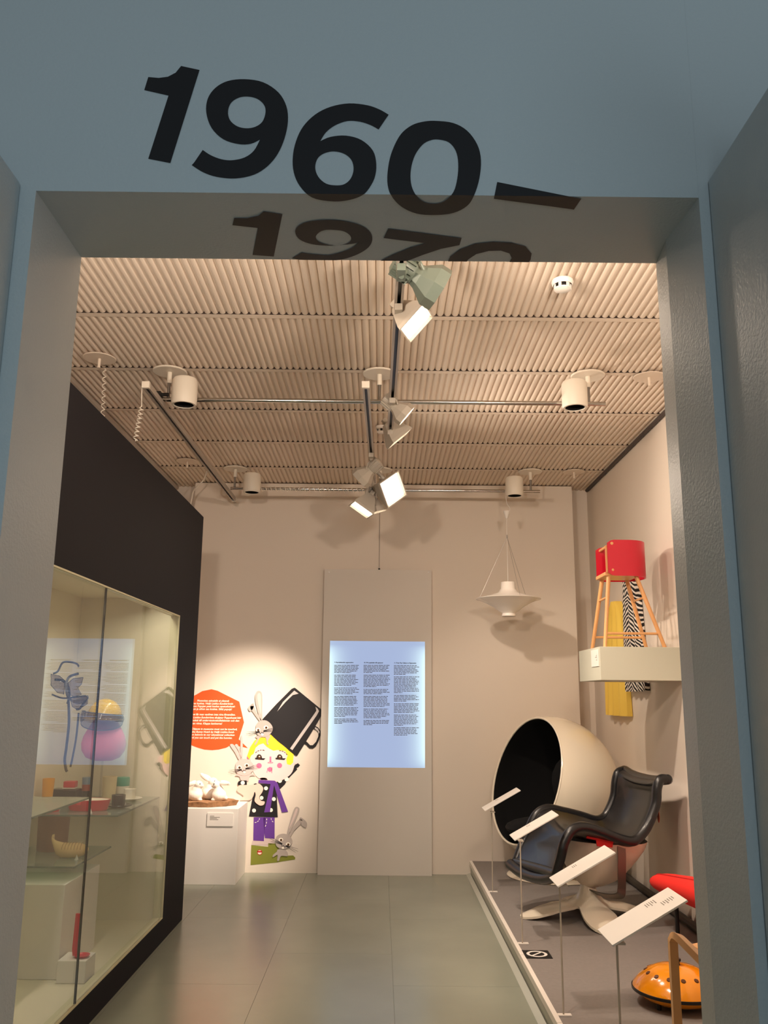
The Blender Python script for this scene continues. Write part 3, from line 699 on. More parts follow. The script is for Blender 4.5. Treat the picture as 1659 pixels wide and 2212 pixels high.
cup(280, 1722, 4.82, 1.0, WBOWL, 'white coffee cup on a wide white saucer in the case')
vessel('tumbler', 'tall cream tumbler behind the red oval dish in the case', 'tumbler', 235, 1716, .118, .034, .038, mat('cream_glaze', (230, 214, 172), .4), 4.86)
t, xx = vessel('lidded_jar', 'white jar with teal top standing behind the white cup', 'jar', 264, 1708, .06, .034, .036, WBOWL, 4.96)
B().lathe([(0, .0), (.036, .0), (.037, .004), (.037, .040), (.033, .046), (0, .046)], (xx, 4.96, z+.0605), 28).build('lid', mat('teal_plastic', (36, 158, 132), .35), t, smooth=True)
c = at(1, 4.8, 188, 1700); t = thing('stacked_tumbler', 'slim tumbler stacked in brown, red and blue bands in the case', 'tumbler', (c.x, 4.8, z))
for k, (h0, h1, m_) in enumerate(((0, .050, CUPB), (.0505, .082, mat('brick_red_plastic', (160, 74, 58), .4)), (.0825, .118, mat('blue_grey_plastic', (120, 146, 168), .4)))):
    B().lathe([(0, h0), (.026, h0), (.026+.002*(k == 2), h1), (0, h1)], (c.x, 4.8, z), 24).build('band', m_, t, smooth=True)
# dark tray with red box, orange beaker, grey bowl: stand on a white riser behind the near shelf
c = at(1, 4.75, 142, 1708); t = thing('serving_tray', 'low black oblong tray holding the red box in the case', 'tray', (c.x, 4.75, z))
bx(c.x-.07, c.x+.07, 4.71, 4.80, z, z+.064).build('body', CUPB, t, bevel=.008)
t = thing('butter_box', 'small red box with white base on the black tray in the case', 'box', (c.x+.02, 4.755, z+.065))
bx(c.x-.012, c.x+.052, 4.73, 4.785, z+.0655, z+.070).build('base', WBOWL, t); bx(c.x-.010, c.x+.050, 4.732, 4.783, z+.0704, z+.102).build('lid', REDP, t, bevel=.004)
vessel('beaker', 'orange-yellow beaker at the far left of the case', 'beaker', 103, 1712, .128, .024, .030, mat('orange_plastic', (226, 158, 44), .4), 4.6)
vessel('grey_bowl', 'dark grey bowl partly behind the door jamb in the case', 'bowl', 84, 1724, .035, .03, .034, CUPB, 4.5)
# items on shelf B
zb = SB['z']+.0008
t, xx = vessel('stoneware_pot', 'large brown cylindrical stoneware pot on the lower glass shelf', 'pot', 111, 1843, .172, .071, .075, mat('brown_stoneware', (150, 106, 78), .8, bump=.4, bscale=50), 4.50, zz=zb, inner=mat('dark_glaze', (60, 46, 38), .5))
fc = at(1, 4.30, 134, 1842)
t = thing('carved_fish', 'pale carved wooden fish with raised tail on the lower glass shelf', 'carving', (fc.x, 4.30, zb))
STRAW = mat('straw_wood', (226, 190, 134), .7, bump=.3, bscale=90)
rows = []; pts = [(-.030, .085, .006, .010), (-.036, .078, .008, .014), (-.028, .056, .012, .016), (-.018, .040, .022, .026), (.0, .030, .032, .030), (.025, .028, .036, .031), (.05, .030, .033, .029), (.07, .032, .024, .022), (.082, .034, .012, .012), (.087, .035, .001, .001)]
for (x_, z_, ry, rz) in [(a_*1.42, b_*1.08, c_*1.1, d_*1.12) for a_, b_, c_, d_ in pts]:
    rows.append([Vector((fc.x+x_, 4.30+ry*cos(2*pi*k/16), max(zb+.0005, zb+z_+rz*sin(2*pi*k/16)))) for k in range(16)])
B().grid(rows, cl=True).add(rows[0], [tuple(range(16))]).build('body', STRAW, t, smooth=True)
for k in range(7):
    x_ = .010+k*.014; B().tube([(fc.x+x_, 4.30-.0405*sin(a)*(1-.02*k), zb+.032+.0355*cos(a)) for a in [(-.2+i*.22) for i in range(8)]], .0016, 5).build('scale_groove', mat('groove_brown', (176, 138, 92), .8), t)
# tall block and low block with red scoop
t = tag(bx(-1.70, -1.36, 4.02, 4.5, .113, .49).build('display_block', WMAT, bevel=.002), 'tall white display block under the lower glass shelf', 'block')
bk = at(2, .235, 178, 2063)
tag(bx(-1.62, -1.26, 4.16, 4.42, .113, .2).build('display_block', WMAT, bevel=.002), 'low white display block under the red scoop', 'block') if False else None
rx, ry_ = -1.29, 4.02
rz = at(1, ry_, 178, 2066).z; rx = at(1, ry_, 177, 2062).x
tag(bx(rx-.085, rx+.035, ry_-.05, ry_+.08, .113, rz-.004).build('display_block', WMAT, bevel=.002), 'low white display block carrying the red scoop', 'block')
t = thing('red_scoop', 'pinkish red scoop with long upright handle on a low block', 'scoop', (rx, ry_, rz))
B().lathe([(0, -.002), (.028, 0), (.034, .008), (.031, .008), (.025, .003), (0, .002)], (rx, ry_, rz), 24, cap=False).build('bowl', REDP, t, smooth=True)
B().tube([(rx-.028, ry_, rz+.004), (rx-.032, ry_, rz+.03), (rx-.028, ry_, rz+.17)], .0001, rect=(.012, .020)).build('handle', REDP, t)

# helmet on a pink head form, strapped mask
hc = at(1, 4.70, 226, 1545); pcn = at(1, 4.70, 224, 1606)
t = thing('pink_head_form', 'rounded pink head form below the yellow helmet inside the case', 'head form', (pcn.x, 4.70, z))
b = B(); prof = [(0, -.088), (.05, -.086), (.088, -.07), (.112, -.035), (.116, 0), (.108, .035), (.09, .07), (.072, .1), (.06, .12), (0, .125)]
b.lathe(prof, (pcn.x, 4.70, pcn.z), 32, sy=.6); b.build('form', PINK, t, smooth=True)
B().tube([(pcn.x, 4.70, z), (pcn.x, 4.70, pcn.z-.08)], .006).build('rod', CLEAR, t)
t = thing('yellow_helmet', 'glossy yellow helmet with smoked visor on the pink head form', 'helmet', (hc.x, 4.70, hc.z-.02))
prof = [(.088, -.012), (.089, 0)]+[(.088*cos(radians(a)), .095*sin(radians(a))) for a in range(8, 90, 8)]+[(0, .095)]
Mh = Matrix.Rotation(radians(6), 4, 'Y')
B().lathe(prof, hc+Vector((0, 0, -.010)), 36, Mh, cap=False).build('dome', YEL, t, smooth=True)
rows = []
for k in range(2):
    rows.append([hc+Vector((-.005+(.094+.012*k)*cos(radians(a)), (.092+.012*k)*sin(radians(a)), -.012-.010*k-.004*cos(radians(a)))) for a in range(150, 391, 12)])
B().grid(rows).build('brim', YEL, t, smooth=True)
rows = []
for k in range(5):
    f = k/4
    rows.append([hc+Vector((-.012+(.104+.010*sin(pi*f))*cos(radians(a)), (.100+.010*sin(pi*f))*sin(radians(a)), .012-f*.085*(.55+.45*sin(radians((a-170)/200*180)))-.010*cos(radians(a)))) for a in range(165, 376, 10)])
v_ = B().grid(rows).build('visor', SMOKE, t, smooth=True)
rim_p = [p for p in rows[0]]+[p for p in rows[-1][::-1]]
B().tube(rim_p, .0025, 6, closed=True).build('visor_rim', mat('navy_plastic', (52, 58, 82), .4), t, smooth=True)
NAVY = mat('slate_plastic', (52, 48, 56), .4)
mc = at(1, 4.45, 148, 1500)
t = thing('strapped_mask', 'smoky plastic face mask with long dark hanging straps inside the case', 'mask', (mc.x, 4.45, mc.z))
def P45(px, py, dy=0): return at(1, 4.45+dy, px, py)
def strap(pts, w_=.010, nm='strap'):
    pp = catmull([P45(*p) for p in pts], 6); B().tube(pp, .001, rect=(.004, w_)).build(nm, NAVY, t)
strap([(148, 1515, 0), (149, 1560, 0), (144, 1610, 0), (140, 1640, 0), (142, 1660, 0), (145, 1667, 0)], .012)
strap([(170, 1540, .02), (165, 1590, .02), (158, 1630, .01), (152, 1657, 0)], .009)
strap([(115, 1455, 0), (125, 1450, 0), (135, 1432, .02), (150, 1430, .03), (166, 1434, .02), (170, 1440, 0)], .009)
strap([(118, 1468, .02), (135, 1470, .02), (146, 1480, 0), (150, 1500, 0), (146, 1520, -.01)], .012)
strap([(170, 1455, 0), (150, 1462, 0), (143, 1478, -.02), (145, 1500, -.03), (152, 1512, -.02)], .012)
strap([(112, 1500, 0), (135, 1508, 0), (160, 1506, 0), (186, 1503, 0)], .008)
b = B(); cpt = P45(168, 1516); 
rows = []
for k in range(5):
    f = k/4; rows.append([P45(*p) + Vector((0, .03*sin(pi*j/5)*(1-.5*f)*-1, 0)) for j, p in enumerate([(140+10*f, 1508+6*f), (152+8*f, 1509+9*f), (164+4*f, 1512+10*f), (174, 1509+12*f), (182-4*f, 1506+13*f), (189-16*f, 1503+29*f)])])
B().grid(rows).build('face_piece', SMOKE, t, smooth=True)
def smoky(pts, bulge=.02):
    c0_ = sum(pts[0]) if False else (sum(p[0] for p in pts)/len(pts), sum(p[1] for p in pts)/len(pts))
    rws = [[P45(c0_[0]+(p[0]-c0_[0])*f, c0_[1]+(p[1]-c0_[1])*f, -bulge*(1-f*f)) for p in pts] for f in (.02, .35, .7, 1)]
    b = B().grid(rws, cl=True).build('smoky_shell', SMOKE, t, smooth=True)
    B().tube([P45(*p) for p in pts], .0016, 6, closed=True).build('shell_edge', NAVY, t)
smoky([(146, 1476), (158, 1466), (180, 1463), (176, 1478), (168, 1486), (176, 1500), (160, 1505), (148, 1500)])
smoky([(150, 1506), (190, 1503), (189, 1520), (168, 1534), (156, 1526)])
smoky([(110, 1456), (128, 1460), (140, 1470), (138, 1500), (124, 1496), (110, 1480)])
B().tube(catmull([P45(165, 1532), P45(172, 1531), P45(180, 1520), P45(189, 1508), P45(187, 1503)], 5), .0055, 8).build('rim', NAVY, t, smooth=True)
B().tube([P45(166, 1434), (P45(166, 1434).x, 4.45, 1.844)], .0006, 4).build('hanging_line', CLEAR, t)

# ================================================================== CEILING FITTINGS
def pipe(y, z_, x0, x1, label, rods):
    t = thing('pipe_rail', label, 'rail', (0, y, z_))
    B().tube([(x0, y, z_), (x1, y, z_)], .012, 12).build('pipe', CHROME, t, smooth=True)
    for xr in rods:
        B().tube([(xr, y, z_), (xr, y, ZC-.03)], .008, 10).build('hanger_rod', STEEL, t, smooth=True)
        B().tube([(xr, y, ZC-.09), (xr, y, ZC-.025)], .013, 12).build('hanger_sleeve', CAN, t, smooth=True)
        B().lathe([(0, -.004), (.088, -.004), (.092, 0), (.092, .004), (0, .004)], (xr, y, ZC-.025), 32).build('ceiling_disc', CAN, t, smooth=True)
    return t
pp1 = pipe(4.43, 2.848, -1.2, 1.19, 'long chrome pipe rail under the ceiling, the nearer one', (-1.155, -.023, 1.102))
pp2 = pipe(6.47, 2.850, -1.165, 1.205, 'long chrome pipe rail under the ceiling, close to the back wall', (-1.135, -.02, 1.135))
b = B().tube([(-1.225, 4.42, 2.872), (-1.15, 4.42, 2.872)], .010, 8); b.box(-1.22, -1.19, 4.40, 4.46, 2.835, 2.885); b.build('end_clamp', BLKP, pp1)
def can(x, y, zc, label, s=1.0):
    t = thing('can_lamp', label, 'ceiling lamp', (x, y, zc), 'white cylinder lamps on the pipe rails')
    r_ = .067*s; h = .072*s
    B().lathe([(.0, h), (r_*.9, h), (r_, h-.012), (r_, -h+.012), (r_*.93, -h), (r_*.78, -h), (r_*.76, -h+.004)], (x, y, zc), 36, cap=False).build('housing', CAN, t, smooth=True)
    B().lathe([(r_*.76, -h+.003), (r_*.70, h-.05), (0, h-.05)], (x, y, zc), 32, cap=False).build('black_baffle', BLACK, t, smooth=True)
    return t
yy = 4.43-.072
can(-1.05, 4.350, 2.862, 'white cylinder lamp at the left end of the near pipe', 1)
can(1.008, 4.350, 2.868, 'white cylinder lamp at the right end of the near pipe', 1)
can(-.99, 6.39, 2.872, 'white cylinder lamp at the left end of the far pipe', 1)
can(.997, 6.39, 2.866, 'white cylinder lamp at the right end of the far pipe above the pendant', 1)
def track(x0, y0, x1, y1, z_, label):
    t = thing('lighting_track', label, 'track', ((x0+x1)/2, (y0+y1)/2, z_))
    d = Vector((x1-x0, y1-y0, 0)); L = d.length; M = Matrix.Translation((x0, y0, z_)) @ Matrix.Rotation(-math.atan2(d.x, d.y), 4, 'Z')
    b = B(); b.box(-.017, -.013, 0, L, 0, .03, M=M); b.box(.013, .017, 0, L, 0, .03, M=M); b.box(-.013, .013, 0, L, .026, .03, M=M)
    b.box(-.013, -.007, 0, L, 0, .003, M=M); b.box(.007, .013, 0, L, 0, .003, M=M)
    b.build('channel', TRACKM, t)
    bx(-.0125, .0125, .002, L-.002, .020, .024, M=M).build('contact_strip', BLKP, t)
    for e in (0, L): bx(-.019, .019, e-.01, e+.01, -.002, .032, M=M).build('end_cap', CAN, t)
    return t
ZT_ = 2.800
a0 = at(2, ZT_, 868, 600); a1 = at(2, ZT_, 843, 930)
tA = track(a0.x, a0.y-.5, a1.x, a1.y, ZT_, 'lighting track running away from the viewer, nearer half')
b0 = at(2, ZT_, 790, 838); b1 = at(2, ZT_, 806, 1010)
tB = track(b0.x, b0.y, b1.x, b1.y+.45, ZT_, 'short lighting track carrying the cluster of spotlights')
c0 = at(2, ZT_, 315, 838); c1 = at(2, ZT_, 505, 1083)
tC = track(c0.x, c0.y, c1.x, c1.y, ZT_, 'bare lighting track above the display case')
for tt_, ys, xx in ((tA, (4.43,), .045), (tB, (4.43,), -.088), (tC, (4.43, 6.47), -1.2)):
    for yv in ys: bx(xx-.012, xx+.012, yv-.012, yv+.012, ZT_+.030, 2.845).build('pipe_hanger', STEEL, tt_)
def coil(p0, p1, r_, turns, rad, label, m=CAN):
    p0 = Vector(p0); p1 = Vector(p1); d = p1-p0; M = dirM(d); n = turns*10; pts = []
    for i in range(n+1):
        a = 2*pi*turns*i/n; env = 1 if 2 < i < n-2 else .3
        pts.append(p0+d*(i/n)+M @ Vector((cos(a)*r_*env, sin(a)*r_*env, 0)))
    return tag(B().tube(pts, rad, 5).build('coiled_cable', m, smooth=True), label, 'cable')
ca = at(1, 4.17, 307, 838); cb = at(1, 4.17, 306, 878); cc = at(1, 4.17, 292, 953)
coil(cb, cc, .011, 8, .003, 'white coiled cable hanging from the left lighting track')
B().tube(catmull([(c0.x, c0.y, ZT_+.01), ca, cb], 4), .003, 5).build('lead', CAN, tC)
cd0 = at(1, 6.45, 560, 1056); cd1 = at(1, 6.45, 788, 1060)
coil(cd0, cd1, .017, 22, .0028, 'white coiled cable wound along the far pipe rail')
ce0 = at(1, 4.3, 222, 850); coil((ce0.x, 4.3, ZC-.06), (ce0.x+.01, 4.3, ce0.z-.15), .009, 8, .0025, 'pale coiled cable hanging from the leftmost ceiling disc')
cf = [Vector((at(1, 6.6, 446, 1030).x, 6.6, ZC-.012))]+[at(1, 6.6, *p) for p in ((440, 1036), (428, 1050), (418, 1060), (414, 1078), (411, 1092))]
tag(B().tube(catmull(cf, 5), .006, 6).build('loose_cable', CAN, smooth=True), 'pale cable dropping behind the charcoal wall in the far left corner', 'cable')

def spot(label, base, head, d, kind='round', on=True, s=1.0, m=CAN, power=0, cone=60, blend=.6, lens=LENS, lightloc=None, aim=None, spill=.3, roll=0):
    """track spotlight; base = point on the track, head = middle of the head, d = beam direction"""
    base = Vector(base); head = Vector(head); d = Vector(d).normalized()
    t = thing('track_spotlight', label, 'spotlight', base, 'spotlights on the tracks')
    bx(-.016, .016, -.045, .045, -.028, .0, M=Matrix.Translation(base)).build('track_adapter', m, t, bevel=.003)
    j = head - d*.02*s
    B().tube([base+Vector((0, 0, -.028)), j+Vector((0, 0, .035*s)), j], .009*s, 10).build('stem', m, t, smooth=True)
    side = d.cross(Vector((0, 0, 1))).normalized(); M = Matrix.Translation(head) @ dirM(d) @ Matrix.Rotation(radians(roll), 4, 'Z')
    if kind == 'round':
        b = B().lathe([(0, -.085*s), (.022*s, -.085*s), (.034*s, -.078*s), (.034*s, -.02*s), (.03*s, -.015*s)], seg=28, M=M); b.build('lamp_body', m, t, smooth=True)
        fb = B()
        for k in range(16):
            a = 2*pi*k/16; Mk = M @ Matrix.Rotation(a, 4, 'Z'); fb.box(.030*s, .040*s, -.0015, .0015, -.078*s, -.022*s, M=Mk)
        fb.build('cooling_fins', m, t)
        prof = [(.030, -.018), (.036, .0), (.060, .034), (.064, .040), (.064, .072)]
        vs = []; rows = []
        for (r_, z_) in prof: rows.append([M @ Vector((r_*s*cos(2*pi*k/8+pi/8), r_*s*sin(2*pi*k/8+pi/8), z_*s)) for k in range(8)])
        for (r_, z_) in [(.061, .072), (.060, .040), (.054, .032), (.03, .0)]: rows.append([M @ Vector((r_*s*cos(2*pi*k/8+pi/8), r_*s*sin(2*pi*k/8+pi/8), z_*s)) for k in range(8)])
        B().grid(rows, cl=True).build('flared_shade', m, t)
        B().lathe([(0, 0), (.046*s, 0)], (0, 0, 0), 24, M @ Matrix.Translation((0, 0, .024*s)), cap=False).build('lens', lens if on else LENSOFF, t)
        y_ = B(); 
        for sg_ in (-1, 1): y_.tube([j+Vector((0, 0, .03*s)), j+side*sg_*.05*s+Vector((0, 0, .02*s)), head+side*sg_*.045*s], .004, 6)
        y_.build('yoke', m, t)
    else:
        w1, w0 = .062*s, .026*s
        def ring(w_, z_, h_=None): h_ = h_ or w_; return [M @ Vector((x*w_, y*h_, z_)) for x, y in ((-1, -1), (1, -1), (1, 1), (-1, 1))]
        rows = [ring(w0*.7, -.07*s), ring(w0, -.06*s), ring(w1*.95, .015*s), ring(w1, .03*s), ring(w1*.92, .03*s), ring(w1*.86, .018*s)]
        B().grid(rows, cl=True).add(rows[0], [(3, 2, 1, 0)]).build('housing', m, t)
        rr_ = ring(w1*.85, .020*s); B().add(rr_, [(0, 1, 2, 3)]).build('lens', lens if on else LENSOFF, t)
        bx(-w1*.2, w1*.2, -w1*.2, w1*.2, -.095*s, -.06*s, M=M).build('gear_block', m, t, bevel=.003)
    if power:
        lamp('SPOT', head+d*.075*s, power*spill, aim=head+d, spot_size=radians(165), spot_blend=1, shadow_soft_size=.05)
        L0 = head + d*.085*s if lightloc is None else Vector(lightloc)
        tgt = L0 + d if aim is None else Vector(aim)
        lamp('SPOT', L0, power, aim=tgt, spot_size=radians(cone), spot_blend=blend, shadow_soft_size=.03)
    return t
def tp(px, py, y): return at(1, y, px, py)
def onA(y): f = (y-(a0.y-.5))/(a1.y-(a0.y-.5)); return Vector((a0.x+(a1.x-a0.x)*f, y, ZT_))
def onB(y): f = (y-b0.y)/(b1.y+.45-b0.y); return Vector((b0.x+(b1.x-b0.x)*f, y, ZT_))
# nearest two heads, then the pair halfway, then the cluster
spot('grey-green round spotlight nearest the lintel, seen from behind', onA(2.86), tp(905, 598, 2.93), (.86, .25, -.45), 'round', True, 1.3, GREYP, power=60, cone=75, aim=(1.45, 3.6, .3))
spot('square spotlight with glaring lens, second from the lintel', onA(3.18), tp(888, 688, 3.2), (.66, -.22, -.68), 'square', True, 1.15, HEADP, power=42, cone=115, blend=.9, aim=(1.3, 3.6, .4))
spot('round finned spotlight above the near pipe, third on the track', onA(4.27), tp(856, 880, 4.30), (.72, .12, -.58), 'round', True, 1.0, HEADP, power=95, cone=60, aim=(1.25, 4.9, .3))
spot('square spotlight just beyond the near pipe', onA(4.82), tp(855, 938, 4.84), (.62, .15, -.72), 'square', True, 1.2, HEADP, power=62, cone=75, aim=(1.3, 6.2, .9))
spot('upper spotlight of the cluster, turned to the left', onB(5.3), tp(797, 1018, 5.38), (-.7, .3, -.6), 'round', False, 1.15, HEADP)
spot('glaring square-shaded spotlight of the cluster, turned right', onB(5.48), tp(840, 1056, 5.5), (.62, -.66, -.22), 'square', True, 1.5, HEADP, power=34, cone=110, blend=.7, roll=38)
spot('lowest left spotlight of the cluster, shining into the far left corner', onB(5.62), tp(786, 1092, 5.58), (-.5, -.15, -.85), 'square', True, 1.25, HEADP, power=520, cone=44, blend=1, spill=.02, aim=(-1.25, 6.94, .72))
spot('lowest right spotlight of the cluster, turned down', onB(5.66), tp(808, 1082, 5.66), (.25, .1, -.9), 'round', True, 1.1, HEADP, power=14)
# two unseen uplighters added behind the lintel to brighten the ribbed ceiling
for x_, lb in ((-.75, 'added unseen white uplighter on the room side of the lintel, left one'), (.75, 'added unseen white uplighter on the room side of the lintel, right one')):
    t = thing('added_uplighter', lb, 'added lamp', (x_, YN1+.06, 2.36), 'added uplighters behind the lintel')
    bx(x_-.09, x_+.09, YN1+.001, YN1+.012, 2.34, 2.44).build('back_plate', CAN, t)
    B().box(x_-.11, x_+.11, YN1+.012, YN1+.10, 2.36, 2.366).box(x_-.11, x_+.11, YN1+.095, YN1+.10, 2.366, 2.41).box(x_-.11, x_-.105, YN1+.012, YN1+.095, 2.366, 2.41).box(x_+.105, x_+.11, YN1+.012, YN1+.095, 2.366, 2.41).build('trough', CAN, t)
    B().tube([(x_-.09, YN1+.05, 2.385), (x_+.09, YN1+.05, 2.385)], .008, 10).build('added_tube_lamp', LENS, t)
    lamp('SPOT', (x_, YN1+.055, 2.42), 185, aim=(x_*.6, 3.6, 3.03), spot_size=radians(150), spot_blend=1, shadow_soft_size=.08)

# detectors and small ceiling discs
def detector(px, py, s, label, cat='detector', nm='smoke_detector'):
    c = at(2, ZC-.03, px, py); t = thing(nm, label, cat, (c.x, c.y, ZC-.03))
    B().lathe([(0, .012), (.052*s, .012), (.055*s, .004), (.050*s, -.008), (.046*s, -.010)], (c.x, c.y, ZC-.03), 28, cap=False).build('base', WHITE, t, smooth=True)
    B().lathe([(.036*s, -.008), (.034*s, -.026), (.034*s, -.010)], (c.x, c.y, ZC-.03), 24, cap=False).build('dark_slots', BLKP, t)
    b = B()
    for k in range(6): b.box(.033*s, .042*s, -.006, .006, -.030, -.006, M=Matrix.Translation((c.x, c.y, ZC-.03)) @ Matrix.Rotation(k*pi/3, 4, 'Z'))
    b.build('cage_ribs', WHITE, t)
    B().lathe([(0, -.036), (.030*s, -.034), (.042*s, -.028), (.042*s, -.024), (0, -.024)], (c.x, c.y, ZC-.03), 28).build('cap', WHITE, t, smooth=True)
detector(1215, 612, .85, 'white round smoke detector at the right of the ribbed ceiling')
detector(824, 925, .7, 'small white detector between the two pipe rails')
def disc(px, py, label):
    c = at(2, ZC-.025, px, py); t = thing('ceiling_rosette', label, 'rosette', (c.x, c.y, ZC-.022), 'painted ceiling rosettes')
    B().lathe([(0, -.004), (.082, -.004), (.085, 0), (0, .002)], (c.x, c.y, ZC-.022), 28).build('plate', CEIL, t, smooth=True)
    B().tube([(c.x, c.y, ZC-.024), (c.x, c.y, ZC-.075)], .008, 8).build('stub', CEIL, t)
disc(215, 775, 'painted ceiling rosette at the far left by the jamb'); disc(405, 997, 'painted ceiling rosette near the charcoal wall corner')
disc(1402, 815, 'painted ceiling rosette at the right by the jamb'); disc(1240, 1020, 'painted ceiling rosette in the far right corner')

# ================================================================== PENDANT
pc_ = at(1, 6.42, 1098, 1294); pz = pc_.z
t = thing('pendant_lamp', 'white saucer-shaped pendant lamp hung on three wires', 'pendant lamp', (pc_.x, 6.42, pz))
up_ = [(.050, .125), (.052, .120), (.056, .075), (.075, .048), (.12, .026), (.18, .010), (.235, .002)]
OPAL = mat('opal_acrylic', (242, 236, 228), .25, coat=.3)
B().lathe(up_[::-1]+[(.046, .125), (.050, .075), (.070, .046), (.235, .0)], (pc_.x, 6.42, pz), 48, cap=False).build('upper_shade', OPAL, t, smooth=True)
B().lathe([(.237, .003), (.240, 0), (.237, -.003)], (pc_.x, 6.42, pz), 48, cap=False).build('rim', OPAL, t, smooth=True)
B().lathe([(.235, -.002), (.18, -.022), (.12, -.052), (.075, -.088), (.050, -.103), (.047, -.108), (.052, -.122), (.050, -.128), (.046, -.128), (.044, -.105), (.07, -.085), (.18, -.019), (.233, -.001)], (pc_.x, 6.42, pz), 48, cap=False).build('lower_shade', OPAL, t, smooth=True)
hub = Vector((at(1, 6.42, 1091, 1160).x, 6.42, at(1, 6.42, 1091, 1160).z))
hub.x = pc_.x
for a in (170, 40, 285):
    B().tube([hub, (pc_.x+.215*cos(radians(a)), 6.42+.215*sin(radians(a)), pz+.002)], .0012, 5).build('wire', STEEL, t)
B().tube([hub+Vector((0, 0, -.012)), hub+Vector((0, 0, .016))], .005, 8).build('ferrule', STEEL, t)
zcap = at(1, 6.42, 1090, 1112).z
B().tube([(pc_.x, 6.42, pz+.05), (pc_.x, 6.42, zcap)], .002, 6).build('cord', WHITE, t)
B().lathe([(.006, -.028), (.010, -.024), (.024, .020), (.026, .028), (0, .028)], (pc_.x, 6.42, zcap), 24).build('canopy_cup', WHITE, t, smooth=True)
top = [(pc_.x+.018, 6.42, zcap+.02), (pc_.x+.026, 6.42, zcap+.05), (pc_.x+.004, 6.425, zcap+.095), (pc_.x-.002, 6.455, 2.862)]
B().tube(catmull(top, 6), .0025, 6).build('cord_top', WHITE, t, smooth=True)

# ================================================================== WALL BOX WITH HIGH CHAIR
bxx = thing('wall_box', 'pale box shelf fixed high on the right wall under the red high chair', 'shelf', (1.48, 5.26, 1.404))
bx(1.246, XR-.001, 5.0, 5.53, 1.404, 1.592).build('body', mat('box_paint', (192, 192, 176), .6), bxx, bevel=.002)
k0 = at(0, 1.246, 1293, 1402); k1 = at(0, 1.246, 1279, 1441)
bx(1.2425, 1.2455, k0.y, k1.y, k1.z, k0.z).build('label_card', WHITE, bxx)
b = B()
for k in range(5): b.box(1.2419, 1.2424, k0.y+.03, k0.y+.034+.02*(k % 3), k0.z-.03-.008*k, k0.z-.027-.008*k)
b.build('print', GREYI, bxx)
hz = 1.593
hcx = thing('high_chair', 'child high chair with red curved shell on splayed beech legs', 'high chair', (1.46, 5.2, hz))
def leg(a, b_): B().tube([a, b_], [.011, .0125], 14).build('leg', BEECH, hcx, smooth=True)
F = {'nl': ((1.290, 5.05, hz), (1.345, 5.105, 2.03)), 'nr': ((1.635, 5.05, hz), (1.500, 5.105, 2.03)),
     'fl': ((1.290, 5.36, hz), (1.352, 5.28, 2.03)), 'fr': ((1.625, 5.36, hz), (1.495, 5.28, 2.03))}
for a, b_ in F.values(): leg(a, b_)
def lp(k, z_): a, b_ = Vector(F[k][0]), Vector(F[k][1]); f = (z_-a.z)/(b_.z-a.z); return a+(b_-a)*f
for k1_, k2_, z_, r_ in (('nl', 'nr', 1.672, .0075), ('fl', 'fr', 1.668, .0075), ('nl', 'fl', 1.885, .007), ('nr', 'fr', 1.885, .007)):
    B().tube([lp(k1_, z_), lp(k2_, z_)], r_, 10).build('rung', BEECH, hcx, smooth=True)
bx(1.315, 1.525, 5.085, 5.300, 2.012, 2.034).build('seat', BEECH, hcx, bevel=.004)
# curved red shell: U in plan, open to the left
zc0, zc1 = 2.008, 2.222; th = .008
plan = [(1.330, 5.06)]+[(1.33+.02*i, 5.06) for i in range(1, 7)]+[(1.455+.13*sin(a)*.95, 5.195-.135*cos(a)) for a in [radians(d_) for d_ in range(10, 171, 12)]]+[(1.45-.02*i, 5.33) for i in range(0, 7)]
rows = []
ins = lambda i: 0 if 1 <= i < len(plan)-1 else 1
outer = []
N = len(plan)
cen = Vector((1.42, 5.195, 0))
def wallrow(zf, off):
    out = []
    for i, (x, y) in enumerate(plan):
        pr_, nx_ = plan[max(i-1, 0)], plan[min(i+1, N-1)]; t_ = Vector((nx_[0]-pr_[0], nx_[1]-pr_[1], 0)).normalized(); nrm = Vector((t_.y, -t_.x, 0))
        dz0 = (.018 if i in (0, N-1) else (.004 if i in (1, N-2) else 0))
        z_ = zc0+dz0+(zc1-zc0-2*dz0)*zf
        out.append(Vector((x, y, z_))+nrm*off)
    return out
rows = [wallrow(0, 0), wallrow(.5, 0), wallrow(1, 0), wallrow(1, th), wallrow(.5, th), wallrow(0, th), wallrow(0, 0)]
b = B().grid(rows)
n_ = N
b.build('curved_shell', RED, hcx, smooth=True)
for (x_, z_) in ((1.357, 2.200), (1.357, 2.042)):
    for y_, sgn in ((5.06, -1), (5.33, 1)):
        B().ell((x_, y_+sgn*(.004+th*0), z_), (.0095, .007, .0095), 12).build('peg', BEECH, hcx, smooth=True)
B().ell((1.560, 5.125, 2.037), (.009, .009, .009), 12).build('peg', BEECH, hcx, smooth=True)
B().tube([(1.357, 5.05, 2.200), (1.357, 5.34, 2.200)], .009, 12).build('crossbar', BEECH, hcx, smooth=True)
bx(1.322, 1.334, 5.070, 5.078, 2.03, 2.19).build('shell_edge_strip', BEECH, hcx)

